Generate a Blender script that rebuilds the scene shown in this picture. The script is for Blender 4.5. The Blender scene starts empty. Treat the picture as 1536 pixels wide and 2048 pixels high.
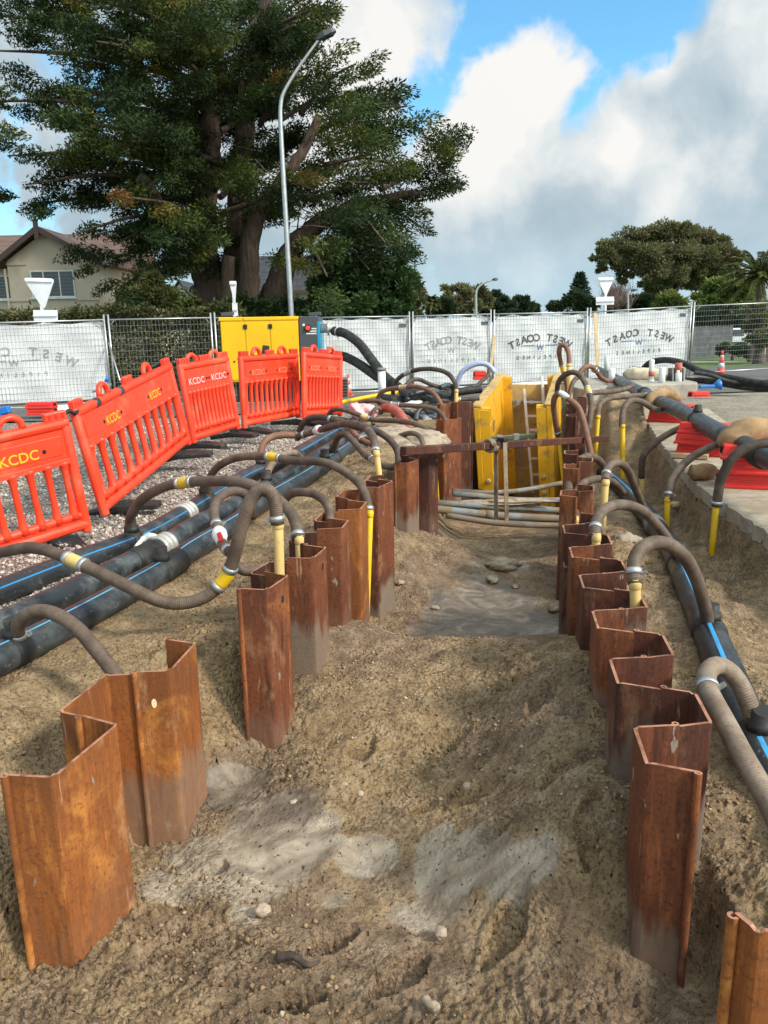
import bpy, bmesh, math, random
import numpy as np
from mathutils import Vector, Matrix
random.seed(7); rng = np.random.default_rng(11)
S = bpy.context.scene; COL = S.collection
# ---------------------------------------------------------------- camera
F, CX, CY, H = 1540.0, 768.0, 1024.0, 1.6
PITCH, ROLL = math.radians(13.2), math.radians(1.0)
fw = np.array([0, math.cos(PITCH), -math.sin(PITCH)])
u0 = np.array([0, math.sin(PITCH), math.cos(PITCH)]); r0 = np.array([1.0, 0, 0])
RT = r0*math.cos(ROLL) - u0*math.sin(ROLL); UP = r0*math.sin(ROLL) + u0*math.cos(ROLL)
ORI = np.array([0, 0, H])
cd = bpy.data.cameras.new('camera'); cam = bpy.data.objects.new('camera', cd); COL.objects.link(cam)
cam.matrix_world = Matrix(((RT[0], UP[0], -fw[0], 0), (RT[1], UP[1], -fw[1], 0), (RT[2], UP[2], -fw[2], H), (0, 0, 0, 1)))
cd.sensor_fit = 'VERTICAL'; cd.sensor_height = 32.0; cd.lens = F/2048*32.0
cd.clip_start = 0.05; cd.clip_end = 5000
S.camera = cam
S.render.resolution_x, S.render.resolution_y = 768, 1024
def ray(px, py): return fw + RT*(px-CX)/F - UP*(py-CY)/F
def az(px, py, z):                      # photo pixel -> point at height z
    d = ray(px, py); return ORI + d*((z-H)/d[2])
def ay(px, py, y):                      # photo pixel -> point at depth y
    d = ray(px, py); return ORI + d*(y/d[1])
# ---------------------------------------------------------------- light
S.view_settings.view_transform = 'Standard'; S.view_settings.look = 'None'
S.view_settings.exposure = 0.94; S.view_settings.gamma = 1.0
SUN_AZ, SUN_EL = math.radians(120), math.radians(38)      # azimuth clockwise from +Y: out to the right
sdir = Vector((math.sin(SUN_AZ)*math.cos(SUN_EL), math.cos(SUN_AZ)*math.cos(SUN_EL), math.sin(SUN_EL)))
sl = bpy.data.lights.new('sun', 'SUN'); sun = bpy.data.objects.new('sun', sl); COL.objects.link(sun)
sl.energy = 2.0; sl.angle = math.radians(8.0); sl.color = (1.0, 0.93, 0.82)
sun.rotation_euler = sdir.to_track_quat('Z', 'Y').to_euler(); sun.location = (0, 0, 40)
W = bpy.data.worlds.new('World'); S.world = W; W.use_nodes = True
nt = W.node_tree; nt.nodes.clear()
def N(t, tree, **kw):
    n = tree.nodes.new(t)
    for k, v in kw.items(): setattr(n, k, v)
    return n
class G:                                # terse node graph helper
    def __init__(s, tree): s.t = tree; s.L = tree.links.new
    def val(s, inp, v):
        if hasattr(v, 'is_output') or isinstance(v, bpy.types.NodeSocket): s.L(v, inp)
        elif v is not None: inp.default_value = v
    def math(s, op, a, b=None, c=None, clamp=False):
        n = N('ShaderNodeMath', s.t, operation=op, use_clamp=clamp)
        s.val(n.inputs[0], a); s.val(n.inputs[1], b); s.val(n.inputs[2], c); return n.outputs[0]
    def vmath(s, op, a, b=None, scale=None):
        n = N('ShaderNodeVectorMath', s.t, operation=op); s.val(n.inputs[0], a); s.val(n.inputs[1], b)
        if scale is not None: n.inputs['Scale'].default_value = scale
        return n.outputs['Value'] if op in ('DISTANCE', 'DOT_PRODUCT', 'LENGTH') else n.outputs[0]
    def noise(s, vec, scale, detail=4, rough=0.55, dist=0.0, col=False):
        n = N('ShaderNodeTexNoise', s.t); s.val(n.inputs['Vector'], vec)
        n.inputs['Scale'].default_value = scale; n.inputs['Detail'].default_value = detail
        n.inputs['Roughness'].default_value = rough; n.inputs['Distortion'].default_value = dist
        return n.outputs[1 if col else 0]
    def voro(s, vec, scale, feature='F1', out=0, rnd=1.0):
        n = N('ShaderNodeTexVoronoi', s.t, feature=feature); s.val(n.inputs['Vector'], vec)
        n.inputs['Scale'].default_value = scale; n.inputs['Randomness'].default_value = rnd; return n.outputs[out]
    def ramp(s, fac, stops, interp='LINEAR'):
        n = N('ShaderNodeValToRGB', s.t); s.val(n.inputs[0], fac); cr = n.color_ramp; cr.interpolation = interp
        while len(cr.elements) < len(stops): cr.elements.new(0.5)
        for e, (p, c) in zip(cr.elements, stops):
            e.position = p; e.color = (*(c if isinstance(c, tuple) else (c, c, c)), 1)
        return n.outputs[0]
    def mix(s, f, a, b, mode='MIX'):
        n = N('ShaderNodeMix', s.t, data_type='RGBA', blend_type=mode)
        s.val(n.inputs[0], f)
        for i, v in ((6, a), (7, b)):
            s.val(n.inputs[i], (*v, 1) if isinstance(v, tuple) and len(v) == 3 else v)
        return n.outputs[2]
    def sstep(s, x, a, b):
        n = N('ShaderNodeMapRange', s.t, interpolation_type='SMOOTHSTEP'); s.val(n.inputs[0], x)
        n.inputs[1].default_value = a; n.inputs[2].default_value = b; return n.outputs[0]
    def mapping(s, vec, scale=(1, 1, 1), loc=(0, 0, 0)):
        n = N('ShaderNodeMapping', s.t); s.L(vec, n.inputs[0]); n.inputs[3].default_value = scale; n.inputs[1].default_value = loc
        return n.outputs[0]
    def attr(s, name):
        n = N('ShaderNodeAttribute', s.t, attribute_name=name); return n.outputs['Fac']
    def bump(s, h, strength=0.3, dist=0.01, normal=None):
        n = N('ShaderNodeBump', s.t); s.val(n.inputs['Height'], h)
        n.inputs['Strength'].default_value = strength; n.inputs['Distance'].default_value = dist
        if normal is not None: s.L(normal, n.inputs['Normal'])
        return n.outputs[0]
g = G(nt)
STR = 0.10
sky = N('ShaderNodeTexSky', nt, sky_type='NISHITA', sun_disc=False, sun_elevation=SUN_EL, sun_rotation=SUN_AZ)
sky.air_density = 1.0; sky.dust_density = 0.6; sky.ozone_density = 2.0
tc = N('ShaderNodeTexCoord', nt); D = tc.outputs['Generated']
def unit(px, py):
    d = ray(px, py); return tuple(d/np.linalg.norm(d))
warp = g.noise(D, 5.0, 3, 0.6, col=True)
Dw = g.vmath('ADD', D, g.vmath('SCALE', g.vmath('SUBTRACT', warp, (0.5, 0.5, 0.5)), scale=0.10))
n1 = g.noise(Dw, 8.5, 9, 0.56)
def blobs(lst, src):
    acc = None
    for (px, py, r, a) in lst:
        q = g.math('DIVIDE', g.vmath('DISTANCE', src, unit(px, py)), r)
        e = g.math('MULTIPLY', g.math('EXPONENT', g.math('MULTIPLY', g.math('MULTIPLY', q, q), -1.0)), a)
        acc = e if acc is None else g.math('ADD', acc, e)
    return acc
# where the clear gaps in the cloud are, and where cloud stands bright
gaps = blobs([(1270, 0, 0.17, -0.46), (1150, 60, 0.085, -0.30), (980, -20, 0.11, -0.44), (940, 50, 0.05, -0.2), (1250, 150, 0.055, -0.24), (842, 165, 0.050, -0.46), (1140, 268, 0.030, -0.34), (1060, 140, 0.06, 0.26), (1440, 180, 0.12, 0.20),
              (1010, 130, 0.11, 0.34), (960, 260, 0.13, 0.22), (700, 70, 0.14, 0.32), (1130, 420, 0.14, 0.16), (1420, 320, 0.20, 0.22), (1530, 60, 0.09, 0.24),
              (1000, 545, 0.10, 0.05), (820, 470, 0.10, -0.10)], Dw)
cov = g.math('ADD', g.math('MULTIPLY', n1, 1.4), gaps)
mask = g.sstep(cov, 0.50, 0.74)
lit = blobs([(1030, 120, 0.075, 0.62), (720, 70, 0.15, 0.6), (930, 230, 0.085, 0.45), (1170, 320, 0.05, 0.6), (1280, 400, 0.06, 0.42), (940, 360, 0.07, 0.5), (1310, 150, 0.03, 0.6),
             (1420, 270, 0.17, -0.03), (1060, 460, 0.10, -0.20), (1500, 90, 0.13, 0.10), (900, 540, 0.12, -0.1)], Dw)
n2 = g.noise(g.vmath('ADD', Dw, (0.03, -0.02, 0.06)), 7.5, 8, 0.56)
bright = g.math('ADD', g.math('MULTIPLY', g.math('SUBTRACT', n2, 0.5), 2.7), g.math('ADD', lit, 0.30), clamp=True)
k = 1/STR
ccol = g.ramp(bright, [(0.0, (.25*k, .32*k, .365*k)), (0.35, (.32*k, .38*k, .42*k)), (0.70, (.46*k, .49*k, .50*k)), (1.0, (.57*k, .565*k, .55*k))])
sep = N('ShaderNodeSeparateXYZ', nt); nt.links.new(D, sep.inputs[0])
skyc = g.mix(1.0, sky.outputs[0], (0.72, 1.25, 1.32), 'MULTIPLY')
hz = g.sstep(sep.outputs[2], 0.16, 0.0)
# bright cloud added round the sun, out of view, as fill for camera-facing surfaces
fill_glow = g.math('DIVIDE', g.vmath('DISTANCE', D, (math.sin(math.radians(138))*.76, math.cos(math.radians(138))*.76, .65)), 0.72); fill_glow = g.math('EXPONENT', g.math('MULTIPLY', g.math('MULTIPLY', fill_glow, fill_glow), -1.0))
mask = g.math('MAXIMUM', mask, g.math('MAXIMUM', g.sstep(sep.outputs[2], 0.55, 0.75), g.math('MULTIPLY', fill_glow, 1.4, clamp=True)))
ccol = g.mix(1.0, ccol, g.ramp(fill_glow, [(0.0, (.184, .184, .184)), (1.0, (.95, .90, .80))]), 'MULTIPLY')
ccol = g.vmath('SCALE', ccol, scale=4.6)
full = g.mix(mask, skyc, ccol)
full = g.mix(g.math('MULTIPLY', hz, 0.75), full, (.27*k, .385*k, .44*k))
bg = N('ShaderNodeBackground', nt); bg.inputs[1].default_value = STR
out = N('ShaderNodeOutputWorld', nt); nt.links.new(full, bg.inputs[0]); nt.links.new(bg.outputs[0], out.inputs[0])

# ---------------------------------------------------------------- mesh helpers
ORG = {}
class MB:
    def __init__(s): s.v = []; s.f = []; s.mi = []; s.uv = []; s.sm = []
    def add(s, vs, fs, mi=0, uvs=None, sm=False):
        b = len(s.v); s.v.extend([tuple(map(float, p)) for p in vs])
        for i, f in enumerate(fs):
            s.f.append(tuple(b+k for k in f)); s.mi.append(mi); s.sm.append(sm)
            s.uv.extend(uvs[i] if uvs else [(0, 0)]*len(f))
        return s
    def obox(s, o, ax, ay_, az_, mi=0):          # corner box: centre + three half-axis vectors
        o, a, b, c = (np.array(q, float) for q in (o, ax, ay_, az_))
        vs = [o+i*a+j*b+k*c for k in (-1, 1) for j in (-1, 1) for i in (-1, 1)]
        return s.add(vs, [(0, 2, 3, 1), (4, 5, 7, 6), (0, 1, 5, 4), (2, 6, 7, 3), (0, 4, 6, 2), (1, 3, 7, 5)], mi)
    def box(s, x0, x1, y0, y1, z0, z1, mi=0, M=None):
        o = np.array([(x0+x1)/2, (y0+y1)/2, (z0+z1)/2]); h = [np.array([(x1-x0)/2, 0, 0]), np.array([0, (y1-y0)/2, 0]), np.array([0, 0, (z1-z0)/2])]
        if M is not None: R = M[:3, :3]; o = R@o+M[:3, 3]; h = [R@q for q in h]
        return s.obox(o, *h, mi=mi)
    def bar(s, p, q, w, h, up=(0, 0, 1), mi=0):  # rectangular bar from p to q
        p, q = np.array(p, float), np.array(q, float); d = q-p; t = d/np.linalg.norm(d); up = np.array(up, float)
        sd = np.cross(t, up); sd /= np.linalg.norm(sd); uu = np.cross(sd, t)
        return s.obox((p+q)/2, d/2, sd*w/2, uu*h/2, mi)
    def tube(s, pts, r, n=12, mi=0, caps=True, uv=True):
        P = np.array(pts, float); m = len(P); rs = np.full(m, r, float) if np.isscalar(r) else np.array(r, float)
        T = np.gradient(P, axis=0); T /= np.linalg.norm(T, axis=1)[:, None]+1e-12
        a = np.array([0, 0, 1.0]) if abs(T[0][2]) < 0.9 else np.array([1.0, 0, 0])
        nn = np.cross(T[0], a); nn /= np.linalg.norm(nn); L = 0.0; vs = []; ls = []
        for i in range(m):
            if i: L += np.linalg.norm(P[i]-P[i-1]); nn = nn - T[i]*np.dot(nn, T[i]); nn /= np.linalg.norm(nn)+1e-12
            bb = np.cross(T[i], nn); ls.append(L)
            for k_ in range(n):
                th = 2*math.pi*k_/n; vs.append(P[i]+rs[i]*(nn*math.cos(th)+bb*math.sin(th)))
        fs = []; uvs = []
        for i in range(m-1):
            for k_ in range(n):
                k2 = (k_+1) % n; fs.append((i*n+k_, i*n+k2, (i+1)*n+k2, (i+1)*n+k_))
                uvs.append([(k_/n, ls[i]), ((k_+1)/n, ls[i]), ((k_+1)/n, ls[i+1]), (k_/n, ls[i+1])])
        s.add(vs, fs, mi, uvs, True)
        if caps:
            b = len(s.v)-len(vs)
            for base, rev in ((0, True), ((m-1)*n, False)):
                loop = [b+base+k_ for k_ in range(n)]
                s.f.append(tuple(loop[::-1] if rev else loop)); s.mi.append(mi); s.sm.append(False); s.uv.extend([(0, 0)]*n)
        return s
    def prism(s, poly, z0, z1, mi=0):            # poly: xy outline counter-clockwise
        n = len(poly); vs = [(x, y, z0) for x, y in poly]+[(x, y, z1) for x, y in poly]
        fs = [tuple(range(n-1, -1, -1)), tuple(range(n, 2*n))]+[(i, (i+1) % n, n+(i+1) % n, n+i) for i in range(n)]
        return s.add(vs, fs, mi)
    def ext(s, pts, off, mi=0):                  # planar 3d outline pushed along off
        n = len(pts); P = [np.array(p, float) for p in pts]; o = np.array(off, float)
        fs = [tuple(range(n-1, -1, -1)), tuple(range(n, 2*n))]+[(i, (i+1) % n, n+(i+1) % n, n+i) for i in range(n)]
        return s.add(P+[p+o for p in P], fs, mi)
    def text(s, txt, size, M, mi=0, depth=0.0, bold=0.0):
        cu = bpy.data.curves.new('t', 'FONT'); cu.body = txt; cu.size = size; cu.align_x = 'CENTER'; cu.align_y = 'CENTER'
        cu.extrude = depth; cu.offset = bold; cu.resolution_u = 3
        o = bpy.data.objects.new('t', cu); COL.objects.link(o)
        me = bpy.data.meshes.new_from_object(o.evaluated_get(bpy.context.evaluated_depsgraph_get()))
        vs = [M[:3, :3]@np.array(v.co)+M[:3, 3] for v in me.vertices]
        s.add(vs, [tuple(p.vertices) for p in me.polygons], mi)
        bpy.data.objects.remove(o); bpy.data.curves.remove(cu); bpy.data.meshes.remove(me); return s
    def build(s, name, mat, parent=None, loc=None, bevel=0.0, smooth=None, seg=2):
        o3 = np.array(ORG[parent.name] if parent else (loc if loc is not None else np.mean(np.array(s.v), axis=0)), float)
        V = np.array(s.v, dtype=np.float64)-o3
        me = bpy.data.meshes.new(name); me.from_pydata(V.tolist(), [], s.f)
        mats = mat if isinstance(mat, list) else [mat]
        for m in mats: me.materials.append(m)
        me.polygons.foreach_set('material_index', s.mi)
        me.polygons.foreach_set('use_smooth', s.sm if smooth is None else [smooth]*len(s.f))
        uvl = me.uv_layers.new(name='UVMap'); uvl.data.foreach_set('uv', np.array(s.uv, dtype=np.float32).ravel())
        me.update()
        o = bpy.data.objects.new(name, me); COL.objects.link(o)
        if parent: o.parent = parent
        else: o.location = o3
        ORG[o.name] = o3
        if bevel:
            b = o.modifiers.new('bevel', 'BEVEL'); b.width = bevel; b.segments = seg; b.limit_method = 'ANGLE'; b.harden_normals = False
        return o
def thing(name, label, cat, loc, group=None):
    o = bpy.data.objects.new(name, None); COL.objects.link(o); o.location = loc; o.empty_display_size = 0.1
    ORG[o.name] = np.array(loc, float); return tag(o, label, cat, group)
def tag(o, label, cat, group=None, kind=None):
    o['label'] = label; o['category'] = cat
    if group: o['group'] = group
    if kind: o['kind'] = kind
    return o
def struct(o, label=None, kind='structure'):
    o['kind'] = kind
    if label: o['label'] = label
    return o
def spline(P, n=8):                              # Catmull-Rom through 3d points
    P = [np.array(p, float) for p in P]; Q = [2*P[0]-P[1]]+P+[2*P[-1]-P[-2]]; out_ = []
    for i in range(1, len(Q)-2):
        a, b, c, d = Q[i-1:i+3]
        for k_ in range(n):
            t = k_/n; out_.append(0.5*((2*b)+(c-a)*t+(2*a-5*b+4*c-d)*t*t+(3*b-a-3*c+d)*t**3))
    out_.append(P[-1]); return out_
def frame(o, x, up=(0, 0, 1)):                   # 4x4: local x along x, z near up
    x = np.array(x, float); x /= np.linalg.norm(x); up = np.array(up, float)
    y = np.cross(up, x); y /= np.linalg.norm(y); z = np.cross(x, y); M = np.eye(4); M[:3, 0] = x; M[:3, 1] = y; M[:3, 2] = z; M[:3, 3] = o; return M
# value noise for terrain
_T = rng.random((256, 256))
def vn(x, y):
    xi = np.floor(x).astype(int); yi = np.floor(y).astype(int); fx = x-xi; fy = y-yi
    fx = fx*fx*fx*(fx*(fx*6-15)+10); fy = fy*fy*fy*(fy*(fy*6-15)+10)
    a = _T[xi % 256, yi % 256]; b = _T[(xi+1) % 256, yi % 256]; c = _T[xi % 256, (yi+1) % 256]; d = _T[(xi+1) % 256, (yi+1) % 256]
    return (a*(1-fx)+b*fx)*(1-fy)+(c*(1-fx)+d*fx)*fy-0.5
def fbm(x, y, o=4, lac=2.03, gain=0.5):
    t = 0; a = 1.0
    for i in range(o): t = t+a*vn(x+17.3*i, y-9.1*i); x = x*lac; y = y*lac; a *= gain
    return t
def ss(x, a, b):
    t = np.clip((x-a)/(b-a), 0, 1); return t*t*(3-2*t)

# ---------------------------------------------------------------- materials
def mat(name, color=(0.5, 0.5, 0.5), rough=0.6, metal=0.0, fn=None, spec=0.5):
    m = bpy.data.materials.new(name); m.use_nodes = True; t = m.node_tree
    b = t.nodes['Principled BSDF']; b.inputs['Base Color'].default_value = (*color, 1); b.inputs['Roughness'].default_value = rough
    b.inputs['Metallic'].default_value = metal; b.inputs['Specular IOR Level'].default_value = spec
    if fn: fn(G(t), b, N('ShaderNodeTexCoord', t))
    return m
def worn(c, c2, scale=6.0, lo=0.5, hi=0.72, bump=0.15, fine=60.0, rough=(0.4, 0.7), dirt=None, dz=None):
    """paint or plastic: base colour, worn or dirty patches of colour c2, faint tonal drift and small bumps"""
    def fn(g, b, tc):
        gm = N('ShaderNodeNewGeometry', g.t); P = gm.outputs['Position']
        n = g.noise(P, scale, 6, 0.62); f = g.sstep(n, lo, hi)
        drift = g.ramp(g.noise(P, scale*0.35, 3), [(0.3, tuple(q*0.86 for q in c)), (0.7, tuple(min(1, q*1.1) for q in c))])
        col = g.mix(f, drift, c2)
        if dirt:
            sp = g.sstep(g.noise(P, fine*0.5, 4, 0.7), 0.56, 0.70); col = g.mix(g.math('MULTIPLY', sp, 0.7), col, dirt)
        g.L(col, b.inputs['Base Color'])
        g.L(g.ramp(n, [(0.3, rough[0]), (0.7, rough[1])]), b.inputs['Roughness'])
        g.L(g.bump(g.noise(P, fine, 3), bump, 0.004), b.inputs['Normal'])
    return fn
def rust_fn(dark, mid, orange, mud=(0.235, 0.185, 0.14), muddy=0.5, oran=0.5):
    def fn(g, b, tc):
        oi = N('ShaderNodeObjectInfo', g.t)
        gm = N('ShaderNodeNewGeometry', g.t)
        P = g.vmath('ADD', gm.outputs['Position'], g.vmath('SCALE', (7.0, 3.0, 1.0), None, 1.0))
        rv = N('ShaderNodeCombineXYZ', g.t); g.L(oi.outputs['Random'], rv.inputs[0]); g.L(oi.outputs['Random'], rv.inputs[1])
        P = g.vmath('ADD', P, g.vmath('SCALE', rv.outputs[0], scale=23.0))
        st = g.mapping(P, (9, 9, 1.1)); big = g.noise(P, 2.6, 5, 0.6, 0.6)
        streak = g.noise(st, 1.6, 6, 0.65); fine = g.noise(P, 55, 5, 0.7)
        c = g.ramp(streak, [(0.32, dark), (0.46, mid), (0.55, tuple(.5*p+.5*q for p, q in zip(mid, dark))), (0.62, mid), (0.72, orange)])
        face = g.noise(P, 1.1, 3, 0.5); c = g.mix(g.math('MULTIPLY', g.sstep(face, 0.46, 0.62), 0.6), c, dark)
        c = g.mix(g.math('MULTIPLY', g.sstep(big, 0.50, 0.68), oran), c, orange)
        c = g.mix(g.math('MULTIPLY', g.sstep(fine, 0.50, 0.66), 0.7), c, dark)
        # pale scrapes, and dried mud that splashed up from the foot (object origin = pile foot)
        sc = g.sstep(g.noise(g.mapping(P, (26, 26, 2.4)), 1.0, 4, 0.6), 0.64, 0.71)
        c = g.mix(g.math('MULTIPLY', sc, 0.6), c, (0.46, 0.30, 0.19))
        pl = g.sstep(g.noise(g.mapping(P, (5, 5, 2.2)), 1.0, 6, 0.68), 0.56, 0.66); c = g.mix(g.math('MULTIPLY', pl, 0.5*oran), c, (0.52, 0.30, 0.15))
        gb = g.sstep(g.noise(g.mapping(P, (13, 13, 5)), 1.0, 5, 0.6), 0.67, 0.70); c = g.mix(g.math('MULTIPLY', gb, 0.75), c, (0.33, 0.275, 0.22))
        sx = N('ShaderNodeSeparateXYZ', g.t); g.L(tc.outputs['Object'], sx.inputs[0])
        hgt = g.math('ADD', sx.outputs[2], g.math('MULTIPLY', g.math('SUBTRACT', g.noise(g.mapping(P, (5, 5, 1.2)), 1.0, 5, 0.65), 0.5), 0.9))
        hgt = g.math('SUBTRACT', hgt, g.math('MULTIPLY', oi.outputs['Random'], 0.12))
        mm = g.math('MULTIPLY', g.sstep(hgt, 0.17, 0.03), g.math('MULTIPLY', g.sstep(oi.outputs['Random'], 0.15, 0.75), muddy))
        c = g.mix(mm, c, g.ramp(fine, [(0.3, tuple(q*0.75 for q in mud)), (0.7, mud)]))
        g.L(c, b.inputs['Base Color']); b.inputs['Specular IOR Level'].default_value = 0.35
        g.L(g.ramp(fine, [(0.3, 0.55), (0.7, 0.85)]), b.inputs['Roughness'])
        g.L(g.bump(g.math('ADD', fine, g.math('MULTIPLY', streak, 0.6)), 0.5, 0.004), b.inputs['Normal'])
    return fn
M = {}
M['rust'] = mat('rusty_steel', fn=rust_fn((.060, .020, .011), (.185, .056, .022), (.36, .115, .030), muddy=0.85, oran=.5))
M['rust_bright'] = mat('bright_rusty_steel', fn=rust_fn((.13, .043, .014), (.31, .098, .022), (.52, .205, .045), muddy=0.5, oran=.85))
M['rust_dark'] = mat('dark_rusty_steel', fn=rust_fn((.038, .014, .010), (.098, .030, .016), (.17, .048, .021), muddy=0.7, oran=.3))
M['rust_edge'] = mat('rubbed_rusty_edge', fn=worn((.40, .18, .105), (.16, .06, .03), 14, .45, .65, .4, 60))
def pipe_fn(stripe, dust=0.55):
    def fn(g, b, tc):
        gm = N('ShaderNodeNewGeometry', g.t); P = gm.outputs['Position']
        n = g.noise(P, 5, 7, 0.68); d = g.math('MULTIPLY', g.sstep(n, 0.42, 0.72), dust)
        sp = g.math('MULTIPLY', g.sstep(g.noise(P, 38, 4, 0.7), 0.60, 0.70), 0.55)
        c = g.mix(d, (.020, .024, .028), (.115, .128, .132)); c = g.mix(sp, c, (.27, .235, .19))
        if stripe:
            uv = N('ShaderNodeUVMap', g.t); sx = N('ShaderNodeSeparateXYZ', g.t); g.L(uv.outputs[0], sx.inputs[0])
            a = g.math('SUBTRACT', sx.outputs[0], stripe[0]); a = g.math('ABSOLUTE', a)
            s_ = g.math('LESS_THAN', a, stripe[1]); s_ = g.math('MULTIPLY', s_, g.sstep(n, 0.75, 0.50))
            c = g.mix(s_, c, stripe[2])
        g.L(c, b.inputs['Base Color']); g.L(g.ramp(n, [(0.35, 0.28), (0.7, 0.65)]), b.inputs['Roughness'])
        g.L(g.bump(g.noise(P, 24, 4), 0.15, 0.004), b.inputs['Normal'])
    return fn
def hose_fn(c1, c2, ribs=95.0, rs=0.32):
    def fn(g, b, tc):
        uv = N('ShaderNodeUVMap', g.t); gm = N('ShaderNodeNewGeometry', g.t); P = gm.outputs['Position']
        sx = N('ShaderNodeSeparateXYZ', g.t); g.L(uv.outputs[0], sx.inputs[0])
        w = g.math('SINE', g.math('MULTIPLY', g.math('ADD', sx.outputs[1], g.math('MULTIPLY', sx.outputs[0], 1.0/ribs)), 6.283*ribs))
        n = g.noise(P, 7, 6, 0.66); n2 = g.noise(P, 70, 3, 0.7)
        c = g.mix(g.sstep(n, 0.35, 0.7), c1, c2)
        c = g.mix(g.math('MULTIPLY', g.sstep(n2, 0.5, 0.7), 0.4), c, tuple(q*0.5 for q in c1))
        g.L(c, b.inputs['Base Color']); b.inputs['Roughness'].default_value = 0.62; b.inputs['Specular IOR Level'].default_value = 0.35
        g.L(g.bump(w, rs, 0.0022, g.bump(n2, 0.2, 0.003)), b.inputs['Normal'])
    return fn
M['pipe'] = mat('black_plastic_pipe', fn=pipe_fn((0.90, 0.010, (.02, .20, .46)), 0.45))
M['pipe_b'] = mat('black_plastic_pipe_pale_line', fn=pipe_fn((0.79, 0.009, (.10, .36, .58)), 0.5))
M['pipe_grey'] = mat('dusty_grey_pipe', fn=pipe_fn(None, 0.8))
M['pipe_r'] = mat('black_pipe_bright_line', fn=pipe_fn((0.72, 0.018, (.05, .36, .72)), 0.55))
M['hose'] = mat('brown_dusty_hose', fn=hose_fn((.085, .056, .040), (.175, .125, .092)))
M['hose_d'] = mat('dark_brown_hose', fn=hose_fn((.050, .035, .028), (.115, .080, .060)))
M['hose_r'] = mat('reddish_brown_hose', fn=hose_fn((.16, .075, .045), (.25, .13, .085)))
M['hose_tan'] = mat('tan_dusty_hose', fn=hose_fn((.18, .125, .088), (.31, .235, .175)))
M['hose_k'] = mat('black_pump_hose', fn=hose_fn((.014, .014, .014), (.055, .055, .052), 60.0))
M['yellow'] = mat('yellow_plastic', fn=worn((.78, .47, .008), (.55, .36, .10), 9, 0.55, 0.8, 0.1, 50, dirt=(.45, .33, .16)))
M['cream'] = mat('cream_plastic', fn=worn((.66, .45, .16), (.48, .34, .18), 9, 0.55, 0.8, 0.1, 50, dirt=(.35, .25, .15)))
M['steel'] = mat('galvanised_steel', fn=worn((.46, .47, .47), (.30, .27, .24), 20, 0.55, 0.8, 0.2, 90, (.3, .5)), metal=0.75)
M['orange'] = mat('orange_barrier_plastic', fn=worn((.88, .055, .017), (.74, .115, .05), 3.5, 0.52, 0.72, 0.12, 22, (.32, .55), dirt=(.52, .085, .045)))
M['red'] = mat('red_block_plastic', fn=worn((.70, .026, .016), (.58, .075, .05), 6, 0.55, 0.85, 0.12, 40, (.35, .55), dirt=(.42, .06, .045)))
M['black'] = mat('black_rubber', fn=worn((.018, .017, .016), (.075, .062, .05), 9, 0.5, 0.75, 0.3, 80, (.5, .8)))
M['white'] = mat('white_plastic', fn=worn((.72, .72, .70), (.45, .36, .28), 11, 0.58, 0.85, 0.1, 50, (.35, .55)))
M['gen_yellow'] = mat('yellow_canopy_paint', fn=worn((.88, .50, .004), (.78, .42, .008), 3, 0.6, 0.9, 0.03, 30, (.3, .4)))
M['gen_grey'] = mat('charcoal_paint', (.065, .068, .078), 0.45)
M['gen_blue'] = mat('sky_blue_paint', (.012, .28, .45), 0.4)
M['red_paint'] = mat('red_plastic', (.62, .02, .015), 0.4)
M['text_yellow'] = mat('yellow_stencil_paint', (.90, .45, .01), 0.55)
M['text_white'] = mat('faded_white_stencil_paint', (.72, .42, .42), 0.6)
M['text_grey'] = mat('grey_print', (.085, .088, .092), 0.7)
M['text_faint'] = mat('faint_grey_print', (.33, .335, .34), 0.7)
M['text_blue'] = mat('blue_print', (.12, .16, .34), 0.7)
M['box_yellow'] = mat('yellow_shoring_paint', fn=worn((.74, .385, .008), (.34, .20, .06), 3.2, 0.53, 0.70, 0.15, 30, (.4, .65), dirt=(.50, .32, .10)))
M['box_green'] = mat('dull_green_paint', fn=worn((.075, .10, .055), (.20, .15, .09), 5, 0.5, 0.7, 0.2, 40))
M['ply'] = mat('muddy_yellow_sheet', fn=worn((.54, .34, .10), (.36, .235, .11), 2.2, 0.42, 0.66, 0.2, 20, (.5, .8), dirt=(.16, .105, .06)))
M['timber'] = mat('pale_timber', fn=worn((.52, .37, .20), (.36, .24, .13), 8, 0.5, 0.75, 0.2, 60))
M['hessian'] = mat('tan_hessian', fn=worn((.36, .225, .11), (.24, .145, .07), 5, 0.42, 0.66, 1.0, 26, (.8, .95), dirt=(.30, .20, .11)))
M['strap'] = mat('muddy_strap_webbing', fn=worn((.27, .20, .135), (.15, .105, .07), 11, 0.42, 0.66, 0.35, 150, (.8, .95)))
M['conduit'] = mat('grey_conduit', fn=worn((.19, .215, .225), (.20, .145, .095), 4.3, 0.42, 0.56, 0.3, 50, (.65, .9), dirt=(.20, .15, .10)))
M['conduit_mud'] = mat('muddy_conduit', fn=worn((.19, .14, .095), (.27, .24, .21), 4, 0.52, 0.66, 0.5, 40, (.6, .9)))
M['concrete'] = mat('grey_concrete', fn=worn((.37, .335, .28), (.26, .225, .18), 3.5, 0.45, 0.7, 0.4, 60, (.8, .95), dirt=(.24, .20, .15)))
M['alu'] = mat('dirty_aluminium', fn=worn((.50, .49, .46), (.33, .27, .20), 9, 0.48, 0.7, 0.2, 60, (.35, .6)), metal=0.4)
M['red_pipe'] = mat('dusty_red_duct', fn=worn((.42, .085, .06), (.36, .17, .13), 6, 0.45, 0.7, 0.3, 60, (.5, .8)))
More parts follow.
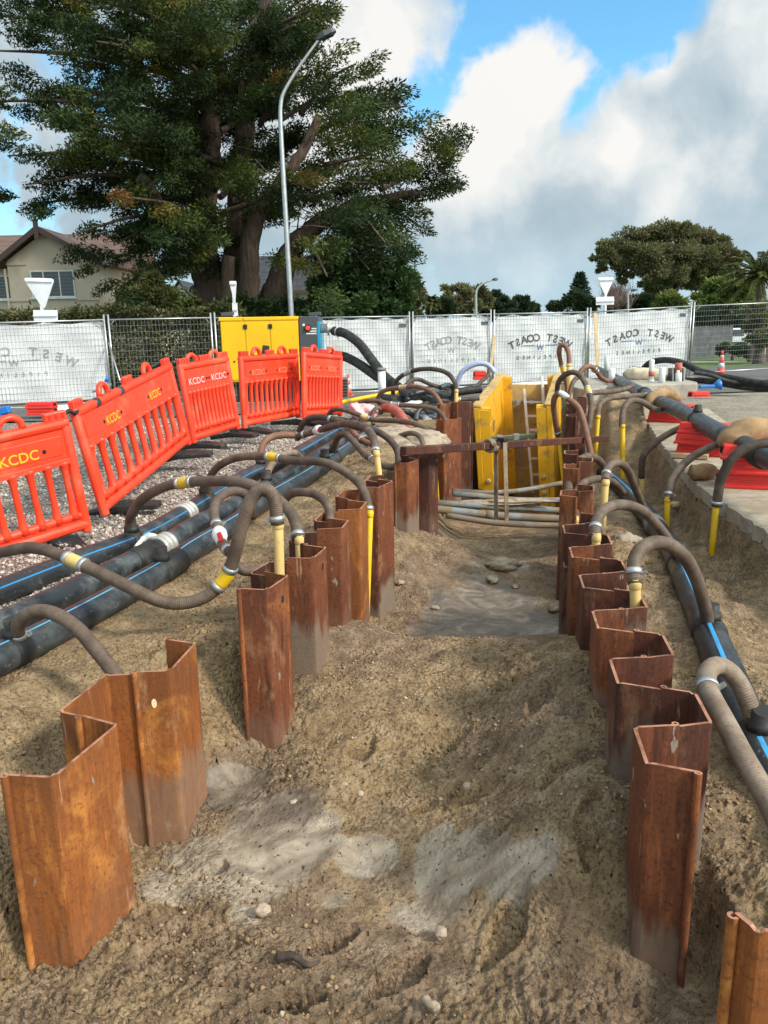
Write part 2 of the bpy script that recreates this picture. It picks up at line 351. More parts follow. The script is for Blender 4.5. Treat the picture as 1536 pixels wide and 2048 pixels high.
M['tarp'] = mat('blue_grey_plastic', fn=worn((.16, .19, .24), (.34, .33, .32), 7, 0.45, 0.65, 0.3, 30, (.3, .6)))
M['blue_hose'] = mat('pale_blue_hose', (.36, .42, .62), 0.35)
M['blue'] = mat('bright_blue_plastic', (.02, .16, .52), 0.4)
M['glass'] = mat('window_glass', (.05, .065, .07), 0.08, spec=0.8)
M['stone'] = mat('river_stone', fn=worn((.40, .31, .23), (.28, .21, .15), 22, 0.45, 0.7, 0.2, 60, (.6, .9)))
M['clod'] = mat('pale_clay_lump', fn=worn((.36, .29, .21), (.20, .15, .10), 9, 0.45, 0.65, 0.6, 40, (.8, .95)))
M['wood_dark'] = mat('wet_dark_wood', fn=worn((.035, .027, .021), (.10, .072, .05), 24, 0.45, 0.7, 0.8, 90, (.8, .95)))
# ================================================================ terrain
LY = [0.5, 2.2, 2.58, 2.94, 3.28, 3.45, 3.56, 4.07, 4.53, 5.17, 5.62, 5.85, 6.2, 7.03, 7.74, 9.5, 11, 12.3, 16]
LX = [-1.45, -1.22, -1.12, -1.045, -.98, -.85, -.71, -.54, -.42, -.30, -.21, -.06, 0.0, .12, .26, .66, .97, 1.33, 2.25]
RY = [0.5, 2.06, 4.56, 5.4, 6.0, 7.2, 10.5, 11.3, 16]
RX = [.70, .935, 1.285, 1.42, 1.55, 1.86, 2.66, 2.86, 4.0]
def xl(y): return np.interp(y, LY, LX)
def xr(y): return np.interp(y, RY, RX)
EY = [2.0, 4.0, 5.5, 7.2, 8.6, 10.4, 12.7, 14.5]
EX = [2.95, 2.80, 2.84, 3.02, 3.32, 3.75, 4.36, 4.85]
def xe(y): return np.interp(y, EY, EX)           # edge of the concrete pavement on the right
STEPS = [(870, 1590, .5), (1010, 1850, .9), (640, 1830, .4), (880, 1500, .2), (1000, 1440, .7),
         (720, 1500, 1.1), (800, 1900, .8), (980, 1690, .4), (1130, 1640, .6), (560, 1960, .2), (1180, 1760, 1.2),  (950, 1600, .2), (1080, 1500, 1.0)]
STEPS = [(az(a, b, -.38), c) for a, b, c in STEPS]
def terrain(x, y, detail=True):
    x = np.asarray(x, float); y = np.asarray(y, float)
    zi = np.interp(y, [0.5, 1.4, 1.9, 2.3, 2.9, 3.3, 3.9, 4.4, 4.75, 5.2, 5.8, 6.2, 6.8, 7.6, 8.3, 9.2, 10.5, 11.6, 12.5, 17, 17.6],
                   [-.05, -.32, -.45, -.49, -.47, -.40, -.28, -.26, -.42, -.58, -.62, -.54, -.44, -.50, -.76, -.92, -1.0, -1.25, -1.95, -1.95, 0])
    L, R = xl(y), xr(y); t = np.clip((x-L)/(R-L), 0, 1)
    lf = np.exp(-((y-3.35)/.7)**2)                                # flat wet hollow at the left, by the first piles
    zi = zi - .13*lf*ss(t, .42, .10) + .36*ss(t, .55, .92)*ss(y, 2.02, 2.5)*ss(y, 4.7, 3.2) + .13*ss(t, .36, .08)*np.exp(-((y-4.75)/.55)**4)
    zi = zi + .05*np.exp(-((y-3.95)/.5)**2)*np.exp(-((t-.42)/.33)**2)
    zi = zi + .10*np.exp(-((y-6.9)/.8)**2)*np.sin(t*6+1)*.6
    zi = zi + .20*ss(t, .25, .0)*np.exp(-((y-6.7)/.9)**2) + .22*ss(t, .22, 0)*np.exp(-((y-9.0)/1.0)**2)
    dl = L-x
    a = np.interp(y, [0.5, 1.5, 2.0, 2.3, 2.9, 3.3, 3.5, 3.8, 4.5, 6, 7.5, 9, 12, 15], [-.1, -.26, -.27, -.22, -.14, -.20, -.14, .0, .10, .20, .24, .22, .12, 0])
    bb = np.interp(y, [0.5, 3, 5, 7, 9, 13, 15], [-.12, 0, .0, .08, .18, .20, -.03])
    zo = a+(bb-a)*ss(dl, .05, .9)
    zo = zo + .16*np.exp(-((dl-.45)/.35)**2)*np.exp(-((y-8.2)/1.2)**2)
    gap = 1.5*np.exp(-((y-3.44)/.20)**2)+np.exp(-((y-6.62)/.30)**2)+np.exp(-((y-9.2)/.8)**2)+ss(y, 2.05, 1.6)
    wl = ss(dl-.10, -.03-.25*gap, .05+.35*gap)
    dr = x-R
    c = np.interp(y, [0.5, 1.5, 2, 2.6, 3.5, 5, 6.5, 8, 10, 12, 14, 15], [-.1, -.25, -.22, -.18, -.18, -.24, -.31, -.40, -.55, -.55, -.2, -.03])
    e = xe(y); q = np.clip(dr/np.maximum(e-R, .1), 0, 1)
    zr = c+.05*np.sin(q*5)+.07*ss(q, .8, 1.0)
    zr = zr+(np.interp(y, [9.8, 10.5, 11.5, 12.8, 14.4, 15], [0, .06, .45, .72, .55, .05]))*ss(q, .20, .50)
    zr = zr + (.0-zr)*ss(x-e+.03*fbm(x*9, y*9, 3), -.09, .03)
    zr = np.where(x > e, np.interp(y, [1, 16.8, 18.2], [.0, .0, -.03]), zr)
    zr = zr + .085*ss(x-e, .9, 1.5)*ss(y, 18.2, 17.0)
    gr = np.exp(-((y-8.5)/1.0)**2)+ss(y, 1.95, 1.5)
    wr = ss(dr-.10, -.04-.2*gr, .05+.2*gr)
    z = zi*(1-wl)*(1-wr)+zo*wl+zr*wr
    far = np.where(x > 2.4, ss(y, 16.9, 18.2), ss(y, 15.5, 17.5)); flat = np.where((x > L) & (x < R) & (y < 17.2), 0, far)
    z = z*(1-flat)-.03*flat
    z = z*(1-ss(np.abs(x), 14, 20))-.03*ss(np.abs(x), 14, 20)
    if detail:
        soil = (1-far)*np.where(x > e+.05, .18, np.where(dr > .1, 1.5, 1.0))*np.where(dl > 1.0, .45, 1.0)*np.clip(1-ss(np.abs(x), 6, 9), 0.1, 1)
        puddle = wetmask(x, y); fine_ = (1-.88*puddle)*(1-.85*np.clip(greymask(x, y), 0, 1)); soil_n = soil*(1-.5*puddle)
        n = .085*fbm(x*1.7, y*1.7, 3)+.05*fbm(x*5.3+3, y*5.3, 4)
        rough_ = .35+.9*ss(fbm(x*1.1+11, y*1.1, 3), -.12, .30)          # trodden smooth in places, cloddy in others
        rid = rough_*(.022*(0.5-np.abs(fbm(x*13+9, y*11, 4, gain=.6)))+.020*np.abs(fbm(x*26, y*26+4, 4, gain=.62))+.016*fbm(x*60, y*60, 3))
        clod = .02*np.clip(fbm(x*34+5, y*34, 3)-.16, 0, 1)*ss(fbm(x*1.3, y*1.3+7, 2), -.1, .3)
        z = z+soil_n*n*.62+soil*fine_*(rid+clod)
        for (p, ang) in STEPS:
            m = (np.abs(x-p[0]) < .3) & (np.abs(y-p[1]) < .3)
            if not m.any(): continue
            dx, dy = x[m]-p[0], y[m]-p[1]; ca, sa = math.cos(ang), math.sin(ang)
            u, v = dx*ca+dy*sa, -dx*sa+dy*ca
            d_ = np.sqrt((u/.145)**2+(v/(.052+.012*np.cos(u*22)))**2)
            tread = .010*np.sin(u*2*math.pi/.034+np.abs(v)*38)
            z[m] += (-.042+tread)*ss(d_, 1.05, .90)+.010*np.exp(-((d_-1.2)/.16)**2)
        p = az(432, 1697, -.42); z = z-.07*ss(np.sqrt(((x-p[0])/.042)**2+((y-p[1])/.042)**2), 1.1, .75)
    return z
def wetmask(x, y):
    L, R = xl(y), xr(y); t = (x-L)/(R-L); inside = ss(t, -.02, .04)*ss(t, 1.02, .96)
    n = fbm(x*2.2+4, y*2.2, 3)*.5
    w = np.exp(-(((y-5.55+n*1.5)/.95)**2)**1.5)*ss(t+n*.4, .08, .3)
    w = np.maximum(w, np.exp(-(((y-8.55+n)/.65)**2)**1.5)*.9)
    for (px, py, rx, ry) in ((470, 1570, .20, .18), (545, 1640, .25, .22), (560, 1700, .30, .18)):
        p = az(px, py, -.5); w = np.maximum(w, np.exp(-(((x-p[0])/rx)**2+((y-p[1])/ry)**2)**2)*ss(n, -.35, .1))
    return np.clip(w, 0, 1)*inside
def greymask(x, y):
    n = fbm(x*3.1, y*3.1, 4); w = 0*x
    for (px, py, rx, ry, k_) in ((470, 1690, .32, .24, 1.2), (600, 1650, .22, .14, .8), (730, 1690, .12, .10, 1.0), (950, 1740, .12, .16, 1.0), (1030, 1800, .14, .10, .9), (860, 1810, .20, .10, .7),
                                 (880, 1720, .1, .2, .55), (800, 1250, .25, .12, 1.0), (560, 1780, .3, .1, .5), (1000, 1120, .3, .25, .45), (1110, 1225, .2, .15, .6)):
        p = az(px, py, -.42); w = np.maximum(w, k_*np.exp(-(((x-p[0])/rx)**2+((y-p[1])/ry)**2)**1.6))
    return np.clip(w*1.25+n*.9*ss(w, .02, .3), 0, 1)
ks = np.concatenate([[-60, -14, -5, -2.6, -1.7, -1.25, -1.0, -.88, -.8], np.arange(-.75, .7501, .0026), [.8, .88, 1.0, 1.25, 1.7, 2.6, 5, 14, 60]])
ys = [1.15]
while ys[-1] < 26: ys.append(ys[-1]*(1.0034 if ys[-1] < 9 else 1.008))
ys = np.array([-300, -60, -15, -5, -2, -.5, .3, .7, 1.0]+ys+[28, 31, 36, 44, 60, 90, 150, 300, 700, 1500, 3500])
YY, KK = np.meshgrid(ys, ks, indexing='ij'); XX = KK*np.maximum(YY, 1.15)
XX = XX+.0015*rng.standard_normal(XX.shape)*(np.abs(KK) < .75)*np.clip(YY, 0, 3)
ZZ = terrain(XX.ravel(), YY.ravel()).reshape(XX.shape)
ZZ[YY > 24] = -.03
nr, nc = XX.shape
me = bpy.data.meshes.new('ground'); nv = nr*nc
me.vertices.add(nv); me.vertices.foreach_set('co', np.stack([XX.ravel(), YY.ravel(), ZZ.ravel()], 1).astype(np.float32).ravel())
idx = np.arange(nv).reshape(nr, nc)
quads = np.stack([idx[:-1, :-1].ravel(), idx[:-1, 1:].ravel(), idx[1:, 1:].ravel(), idx[1:, :-1].ravel()], 1)
me.loops.add(quads.size); me.loops.foreach_set('vertex_index', quads.ravel().astype(np.int32))
me.polygons.add(len(quads)); me.polygons.foreach_set('loop_start', (np.arange(len(quads))*4).astype(np.int32))
me.polygons.foreach_set('use_smooth', np.ones(len(quads), bool)); me.update(calc_edges=True)
xf, yf = XX.ravel(), YY.ravel(); dlf = xl(yf)-xf
def fattr(name, a):
    at = me.attributes.new(name, 'FLOAT', 'POINT'); at.data.foreach_set('value', np.asarray(a, np.float32))
fattr('wet', wetmask(xf, yf)); fattr('grey', greymask(xf, yf))
pipe_line = np.interp(yf, [1, 3.4, 4.5, 6.95, 9, 11], [-3.0, -2.2, -2.05, -1.5, -1.05, -.6])   # gravel lies left of this line
grav = ss(pipe_line-xf+.25*fbm(xf*1.5, yf*1.5, 3), -.15, .25)
gravr = ss(xf-xe(yf), .7, 1.2)*ss(yf, 1, 2)
fattr('gravel', np.clip(grav, 0, 1)); fattr('yard', gravr)
inside = ss(dlf, .05, -.05)*ss(xf-xe(yf), .05, -.05)*np.where(xf > xr(yf), .55, 1)*(1-.65*np.exp(-((yf-3.85)/.55)**2)*np.exp(-(((xf-xl(yf))/(xr(yf)-xl(yf))-.45)/.3)**2))
fattr('inside', inside)
fattr('far', ss(yf, 16, 18))
def ground_fn(g, b, tc):
    gm = N('ShaderNodeNewGeometry', g.t); P = gm.outputs['Position']
    wet, grey, gravel, yard, ins = (g.attr(q) for q in ('wet', 'grey', 'gravel', 'yard', 'inside'))
    n1 = g.noise(P, 1.6, 6, 0.6); n2 = g.noise(P, 9, 6, 0.65); n3 = g.noise(P, 55, 5, 0.7); n4 = g.noise(P, 190, 3, 0.7)
    sand = g.ramp(n2, [(0.30, (.215, .130, .060)), (0.50, (.41, .272, .138)), (0.68, (.55, .395, .225))])
    clay = g.ramp(n2, [(0.30, (.140, .086, .049)), (0.50, (.30, .197, .118)), (0.70, (.47, .335, .220))])
    c = g.mix(g.math('MULTIPLY', ins, g.sstep(n1, 0.36, 0.56)), sand, clay)
    c = g.mix(g.math('MULTIPLY', g.sstep(n3, 0.47, 0.64), 0.7), c, (.075, .047, .027))
    c = g.mix(g.math('MULTIPLY', g.sstep(g.noise(P, 3.6, 5, 0.68), 0.52, 0.66), 0.5), c, g.mix(0.5, c, (.05, .033, .020)))
    c = g.mix(g.math('MULTIPLY', g.sstep(n4, 0.54, 0.66), 0.6), c, (.46, .36, .25))
    # gravel: pinkish grey crushed stone, colour per stone
    vc = g.voro(P, 36, out=1); vd = g.voro(P, 36, out=0); sx = N('ShaderNodeSeparateColor', g.t); g.L(vc, sx.inputs[0])
    gc = g.ramp(sx.outputs[0], [(0.0, (.17, .14, .12)), (0.35, (.35, .29, .245)), (0.7, (.47, .40, .345)), (1.0, (.60, .535, .47))])
    gc = g.mix(g.math('MULTIPLY', g.sstep(n1, 0.5, 0.72), 0.5), gc, (.22, .16, .12))
    gc = g.mix(g.sstep(vd, 0.55, 0.85), gc, (.10, .08, .07))
    c = g.mix(gravel, c, gc)
    yc = g.ramp(sx.outputs[1], [(0.0, (.20, .17, .13)), (0.5, (.33, .285, .22)), (1.0, (.45, .40, .32))])
    c = g.mix(yard, c, g.mix(0.45, yc, (.345, .295, .225)))
    # wet silt and pale drying slurry
    sw = g.noise(g.mapping(P, (1, 1.3, .1)), 4.5, 5, 0.55, 1.6)
    gy = g.ramp(sw, [(0.34, (.225, .17, .122)), (0.48, (.33, .265, .198)), (0.64, (.47, .39, .298))])
    c = g.mix(g.math('MULTIPLY', g.sstep(g.math('ADD', grey, g.math('ADD', g.math('MULTIPLY', g.math('SUBTRACT', n2, 0.5), 1.3), g.math('MULTIPLY', g.math('SUBTRACT', n3, 0.5), 0.6))), 0.42, 0.60), 0.92), c, gy)
    wsel = g.sstep(g.math('ADD', wet, g.math('MULTIPLY', g.math('SUBTRACT', n2, 0.5), 0.8)), 0.35, 0.75)
    wc = g.ramp(sw, [(0.30, (.085, .064, .046)), (0.5, (.15, .115, .084)), (0.70, (.26, .205, .15))])
    wc = g.mix(g.math('MULTIPLY', grey, 0.65), wc, gy)
    c = g.mix(wsel, c, wc)
    g.L(c, b.inputs['Base Color'])
    r = g.mix(wsel, g.ramp(n2, [(0.3, 0.72), (0.7, 0.97)]), g.ramp(g.noise(P, 6, 4), [(0.4, 0.22), (0.62, 0.62)]))
    g.L(r, b.inputs['Roughness']); b.inputs['Specular IOR Level'].default_value = 0.4
    dry = g.math('SUBTRACT', 1.0, g.math('MULTIPLY', wsel, 0.85))
    hh = g.math('ADD', g.math('MULTIPLY', n3, 0.9), g.math('MULTIPLY', n4, 0.35))
    vcl = g.math('MULTIPLY', g.math('SUBTRACT', 1.0, g.voro(g.vmath('ADD', P, g.vmath('SCALE', g.noise(P, 30, 2, col=True), scale=.03)), 48)), g.sstep(g.noise(P, 2.3, 4, .6), .40, .58))
    hh = g.math('MULTIPLY', g.math('ADD', hh, g.math('MULTIPLY', vcl, 1.1)), dry)
    hh = g.math('MULTIPLY', hh, g.math('SUBTRACT', 1.0, g.math('MULTIPLY', grey, 0.6)))
    n_ = g.bump(hh, 1.0, 0.028)
    gv = g.math('MULTIPLY', g.math('SUBTRACT', 1.0, vd), g.math('MAXIMUM', gravel, g.math('MULTIPLY', yard, 0.4)))
    g.L(g.bump(gv, 0.9, 0.018, n_), b.inputs['Normal'])
M['ground'] = mat('site_soil', fn=ground_fn)
me.materials.append(M['ground'])
ground = bpy.data.objects.new('ground', me); COL.objects.link(ground); struct(ground)
def gz(x, y): return float(terrain(np.array([x]), np.array([y]), False)[0])

# concrete pavement strip the red blocks stand on
mb = MB(); pe = list(zip(EX, EY)); outer = [(x+1.25, y) for x, y in pe[::-1]]
def jag(p, q, n=14):
    out_ = []
    for i in range(n):
        t = i/n; out_.append((p[0]+(q[0]-p[0])*t+.018*math.sin(i*2.7+p[1]*9), p[1]+(q[1]-p[1])*t)); 
    return out_
ring = []
for i in range(len(pe)-1): ring += jag(pe[i], pe[i+1])
ring += [pe[-1]]+outer
mb.prism(ring[::-1] if sum((ring[i][0]*ring[(i+1) % len(ring)][1]-ring[(i+1) % len(ring)][0]*ring[i][1]) for i in range(len(ring))) < 0 else ring, -.02, .10)
def slab_fn(g, b, tc):
    gm = N('ShaderNodeNewGeometry', g.t); P = gm.outputs['Position']; n = g.noise(P, 1.7, 6, 0.6); n3 = g.noise(P, 60, 4, 0.7)
    c = g.ramp(g.noise(P, 6, 6, 0.68), [(0.3, (.22, .175, .12)), (0.5, (.36, .305, .23)), (0.68, (.46, .40, .315))])
    c = g.mix(g.math('MULTIPLY', g.sstep(n, 0.48, 0.66), 0.7), c, (.30, .225, .135))
    c = g.mix(g.math('MULTIPLY', g.sstep(g.noise(P, 5.5, 3), 0.66, 0.72), 0.55), c, (.62, .16, .17))
    g.L(c, b.inputs['Base Color']); b.inputs['Roughness'].default_value = 0.9; g.L(g.bump(n3, 0.5, 0.008), b.inputs['Normal'])
M['slab'] = mat('dusty_pavement', fn=slab_fn)
struct(mb.build('pavement', M['slab'], loc=(4, 8, 0)))

# asphalt road beside and behind the site, and the verge past the fence
def asphalt_fn(g, b, tc):
    gm = N('ShaderNodeNewGeometry', g.t); P = gm.outputs['Position']
    c = g.ramp(g.noise(P, 0.9, 6, 0.65), [(0.3, (.065, .064, .062)), (0.7, (.125, .115, .102))])
    c = g.mix(g.sstep(g.noise(P, 120, 3, 0.7), 0.5, 0.7), c, (.19, .185, .175))
    g.L(c, b.inputs['Base Color']); b.inputs['Roughness'].default_value = 0.85; g.L(g.bump(g.noise(P, 160, 2), 0.3, 0.006), b.inputs['Normal'])
M['asphalt'] = mat('asphalt', fn=asphalt_fn)
mb = MB(); mb.add([(-30, 14.6, 0), (-6, 15.2, 0), (-1.5, 16.2, 0), (1.9, 17.7, 0), (3.9, 18.3, 0), (9, 19.2, 0), (40, 20, 0), (60, 30, 0), (16.5, 31.5, 0), (0, 26.5, 0), (-30, 24.5, 0)], [tuple(range(11))])
struct(mb.build('road', M['asphalt'], loc=(0, 20, 0)))
mb = MB(); mb.add([(-30, 17.35, .006), (-30, 17.5, .006), (-1, 18.6, .006), (-1, 18.45, .006)], [(0, 3, 2, 1)])
struct(mb.build('road_marking', mat('road_paint', fn=worn((.62, .62, .60), (.2, .2, .19), 9, .5, .7)), loc=(-15, 18, .006)))
def lawn_fn(g, b, tc):
    gm = N('ShaderNodeNewGeometry', g.t); P = gm.outputs['Position']
    c = g.ramp(g.noise(P, 0.7, 6, 0.7), [(0.3, (.055, .10, .018)), (0.7, (.13, .19, .035))]); c = g.mix(g.sstep(g.noise(P, 14, 4), .5, .7), c, (.09, .12, .03))
    g.L(c, b.inputs['Base Color']); b.inputs['Roughness'].default_value = 0.95; g.L(g.bump(g.noise(P, 40, 3), 0.8, 0.05), b.inputs['Normal'])
M['lawn'] = mat('mown_lawn', fn=lawn_fn)
mb = MB(); mb.add([(-40, 24.5, .0), (0, 26.5, .0), (16.5, 31.5, .0), (60, 30, .0), (120, 60, .0), (60, 90, .0), (-90, 90, .0), (-90, 30, 0)], [tuple(range(8))])
struct(mb.build('lawn', M['lawn'], loc=(0, 60, 0)))
a, b_ = ay(1386, 706, 35), ay(1500, 706, 35)
mb = MB(); mb.add([(14.0, 34.6, .008), (19.5, 34.0, .008), (19.5, 35.6, .008), (14.0, 36.2, .008)], [(0, 1, 2, 3)])
struct(mb.build('path', M['concrete'], loc=(16.5, 35, 0)))

# ================================================================ sheet piles
def pile_profile(p, d, th):
    c = [(0, 0), (.032, 0.0), (.060, d), (p-.060, d), (p-.032, 0.0), (p, 0)] if False else [(0, 0), (.028, d), (p-.028, d), (p, 0)]
    pts = [c[0]]
    for i in range(1, len(c)-1):                     # rounded folds
        a, q, e = (np.array(z) for z in c[i-1:i+2]); u = (a-q)/np.linalg.norm(a-q); v = (e-q)/np.linalg.norm(e-q); r = .016
        for t in (0, .33, .67, 1): pts.append(tuple(q+u*r*(1-t)**2+v*r*t*t))
    pts.append(c[-1]); return pts
def sheet_pile(o, tdir, side, p, d, ztop, label, material='rust', group=None, lip=(1, 1), hole=None, zfoot=None, tilt=(0, 0)):
    """one pressed trench sheet: o = world xy of its first interlock, tdir = along the wall, side = +1/-1 which way it bulges"""
    o = np.array(o, float); t = np.array(tdir, float); t /= np.linalg.norm(t); n = np.array([t[1], -t[0]])*side
    th = .0115; L = pile_profile(p, d, th); P = np.array([o+t*a+n*b for a, b in L]); T = np.gradient(P, axis=0); T /= np.linalg.norm(T, axis=1)[:, None]
    Nn = np.stack([T[:, 1], -T[:, 0]], 1); A, B = P+Nn*th/2, P-Nn*th/2
    mid = o+t*p/2+n*d*.5; zf = gz(*mid) if zfoot is None else zfoot; z0 = zf-.35
    org = np.array([mid[0], mid[1], zf]); root = None
    def shear(z): return np.array([tilt[0], tilt[1]])*(z-zf)
    mb = MB(); m = len(P); nz = 2
    zs = [z0, ztop]
    vs = [(*(q+shear(z)), z+(.004*math.sin(i*1.7+ztop*40) if z == ztop else 0)) for z in zs for S_ in (A, B) for i, q in enumerate(S_)]
    fs = []
    for i in range(m-1):
        fs += [(i, i+1, 2*m+i+1, 2*m+i), (m+i+1, m+i, 3*m+i, 3*m+i+1)]
    fs += [(0, 2*m, 3*m, m), (m-1, 2*m-1, 4*m-1, 3*m-1)]
    mb.add(vs, fs, 0); mb.add([vs[i] for i in range(2*m, 4*m)], [(i, i+1, m+i+1, m+i) for i in range(m-1)], 1)
    root = mb.build('sheet_pile', [M[material], M['rust_edge']], loc=org); tag(root, label, 'sheet pile', group)
    for e, (q, sg) in enumerate(((P[0], -1), (P[-1], 1))):       # rolled interlock lips down both long edges
        if not lip[e]: continue
        c = q+t*sg*.010+n*.010; arc = [c+.0125*(n*math.cos(w)*-1+t*sg*math.sin(w)) for w in np.linspace(-.3, 4.1, 9)]
        R_ = np.array(arc); cc = R_-c; inn = c+cc*.45
        k_ = MB(); mm = len(R_)
        v2 = [(*(w+shear(z)), z) for z in (z0, ztop+.002) for S_ in (R_, inn) for w in S_]
        f2 = []
        for i in range(mm-1): f2 += [(i, i+1, 2*mm+i+1, 2*mm+i), (mm+i+1, mm+i, 3*mm+i, 3*mm+i+1)]
        f2 += [(0, 2*mm, 3*mm, mm), (mm-1, 2*mm-1, 4*mm-1, 3*mm-1)]
        k_.add(v2, f2, 0); k_.add([v2[i] for i in range(2*mm, 4*mm)], [(i, i+1, mm+i+1, mm+i) for i in range(mm-1)], 1)
        k_.build('interlock', [M[material], M['rust_edge']], root)
    if hole:
        h = MB(); frac, zz, mt, seg = hole; q = (o+t*p*frac+n*d) if seg == 'web' else o+(t*(p-.028+.028*frac)+n*d*(1-frac)) if seg == 'end' else o+(t*.028*frac+n*d*frac)
        if seg == 'web': e1, nn = t, n
        else:
            e1 = (t*.028-n*d) if seg == 'end' else (t*.028+n*d); e1 = e1/np.linalg.norm(e1); nn = np.array([e1[1], -e1[0]]); nn = nn*np.sign(nn@np.array([0-q[0], 0-q[1]]))
        c3 = np.array([*(q+nn*(th/2+.0015)+shear(zz)), zz]); e3 = np.array([*e1, 0])
        ring_ = [c3+e3*.011*math.cos(w)+np.array([0, 0, .021])*math.sin(w) for w in np.linspace(0, 2*math.pi, 14, endpoint=False)]
        h.ext(ring_, np.array([*nn, 0])*.0012); h.build('lifting_hole', mt, root)
    return root
dark_hole = mat('shadowed_hole', (.012, .009, .007), 0.9); pale_hole = mat('pale_disc', (.80, .66, .40), 0.6)  # the pale one is a flat pale yellow disc laid over one hole
tl = np.array([.14, .99])
near = [("orange-rusted sheet pile at the very front left, mud scrapes on its fold", 'rust_bright'), ("rusty sheet pile linking the front left pile to the one with a pale round spot", 'rust_bright'),
        ("rusty sheet pile with a pale round spot, beside the grey slurry", 'rust_bright')]
pts = [az(8, 1548, .24), az(164, 1430, .24), az(266, 1345, .24), az(332, 1280, .24)]
for i, (lab, mt) in enumerate(near):
    a, b_ = pts[i][:2], pts[i+1][:2]; p = np.linalg.norm(b_-a)
    sheet_pile(a, b_-a, 1 if i % 2 == 0 else -1, p, (.165, .11, .15)[i], (.24, .235, .245)[i], lab, mt, 'sheet piles along the left of the trench', lip=(1, 1 if i == 2 else 0),
               hole={0: None, 1: (.35, .16, dark_hole, 'web'), 2: (.5, .10, pale_hole, 'start')}[i], zfoot=(-.40, -.42, -.42)[i])
ordn = ['first', 'second', 'third', 'fourth', 'fifth', 'sixth', 'seventh', 'eighth', 'ninth', 'tenth', 'eleventh', 'twelfth', 'thirteenth', 'fourteenth', 'fifteenth', 'sixteenth']
Ys = [3.556, 3.822, 4.07, 4.33, 4.575, 4.83, 5.10, 5.38, 5.66, 5.95, 6.22]
tops = [.40, .385, .405, .40, .42, .41, .44, .45, .46, .44]
feat = ["rusty sheet pile with a dark slot, nearest in the left row beyond the gap", "rusty pile around the foot of the nearest cream standpipe, left row", "rusty pile with a drop-shaped grey mud stain, left row", "recessed rusty pile behind the mud-stained one, left row",
        "rusty pile half coated in pale flaking mud, left row", "recessed rusty pile between the flaking and the bright brown pile, left row", "clean bright brown pile just before the tall yellow standpipe, left row", "recessed rusty pile behind the tall yellow standpipe, left row",
        "tall brown pile just past the yellow standpipe, its foot in wet slurry", "recessed pile at the end of the main left row, before the sand slope"]
for i in range(10):
    a = np.array([xl(Ys[i]), Ys[i]]); b_ = np.array([xl(Ys[i+1]), Ys[i+1]]); p = np.linalg.norm(b_-a)
    sheet_pile(a, b_-a, 1 if i % 2 == 0 else -1, p, .145 if i % 2 == 0 else .10, tops[i]+.012*math.sin(i*5), feat[i], ('rust', 'rust_dark', 'rust', 'rust_dark', 'rust', 'rust', 'rust_bright', 'rust', 'rust', 'rust_dark')[i],
               'sheet piles along the left of the trench', lip=(1 if i == 0 else 0, 1), hole=(.6, tops[i]-.10, dark_hole, 'web') if i in (0, 2) else None)
far_l = [((.105, 7.03), (.14, .25), 1, .42, "dark pile at the left end of the steel cross beam"), ((.245, 7.28), (.12, .26), -1, .44, "recessed pile just under the left end of the steel cross beam"), ((.34, 7.56), (.12, .26), 1, .46, "last dark pile of the short run under the beam's left end"),
         ((.74, 10.5), (.30, .22), 1, .42, "far left pile with a cream standpipe, next to the sand slope"), ((.86, 11.3), (.26, .20), -1, .55, "far left pile second from the yellow trench box"), ((1.04, 11.8), (.33, .05), 1, .54, "wide flat dark pile touching the yellow trench box on its left")]
for i, (o, d, sd, zt, lab) in enumerate(far_l):
    sheet_pile(o, d, sd, np.linalg.norm(d), .12 if i != 5 else .05, zt, lab, 'rust_dark' if i in (1, 2, 5) else 'rust', 'sheet piles along the left of the trench', zfoot=-.9 if i > 2 else None)
fr = ["front pile of the right row, one full face dark brown to the camera", "recessed pile behind the front one, right row, tan inner face", "second pile bulging into the trench, right row", "recessed pile between second and third bulging piles, right row",
      "third pile bulging into the trench, right row", "recessed pile holding the nearest cream standpipe on the right", "fourth bulging pile, right row, pale mud up its edge", "recessed pile behind the nearest right cream standpipe", "fifth bulging pile, right row, below the second cream standpipe",
      "recessed pile holding the second cream standpipe on the right", "sixth bulging pile, right row, its edge against the puddle", "recessed pile beside the second right standpipe's far side"]
for i in range(12):
    y0 = 2.065+.275*i; y1 = y0+.275; a = np.array([xr(y0), y0]); b_ = np.array([xr(y1), y1])
    sheet_pile(a, b_-a, -1 if i % 2 == 0 else 1, np.linalg.norm(b_-a), .150 if i % 2 == 0 else .11, .30+.012*math.sin(i*3.1), fr[i], 'rust_dark' if i % 4 else 'rust', 'sheet piles along the right of the trench', lip=(1 if i == 0 else 0, 1),
               zfoot=(-.44, -.2, -.1, -.08, -.08)[i] if i < 5 else None)
far_r = [((1.53, 5.95), -1, .30, "pile with a cream standpipe before it, right row below the thick hose arch"), ((1.60, 6.22), 1, .29, "recessed pile just past the pale broken slab, right row"), ((1.74, 6.75), -1, .38, "red-brown pile stack edge under the grey hose arch, right row"),
         ((1.80, 7.02), 1, .40, "recessed red-brown pile under the grey hose arch, right row"), ((1.87, 7.30), -1, .42, "farthest red-brown pile of the clump under the grey hose arch"),
         ((2.62, 10.4), -1, .44, "dark maroon pile beside the box's right plate"), ((2.69, 10.7), 1, .42, "recessed maroon pile behind the right end of the beam"), ((2.77, 11.0), -1, .55, "tall maroon pile farthest along the right row"), ((2.85, 11.3), 1, .6, "recessed maroon pile farthest along the right row")]
for i, (o, sd, zt, lab) in enumerate(far_r):
    sheet_pile(o, (.068, .265), sd, .275, .13, zt, lab, 'rust_dark' if i > 3 else 'rust', 'sheet piles along the right of the trench', zfoot=-.8 if i > 4 else None)
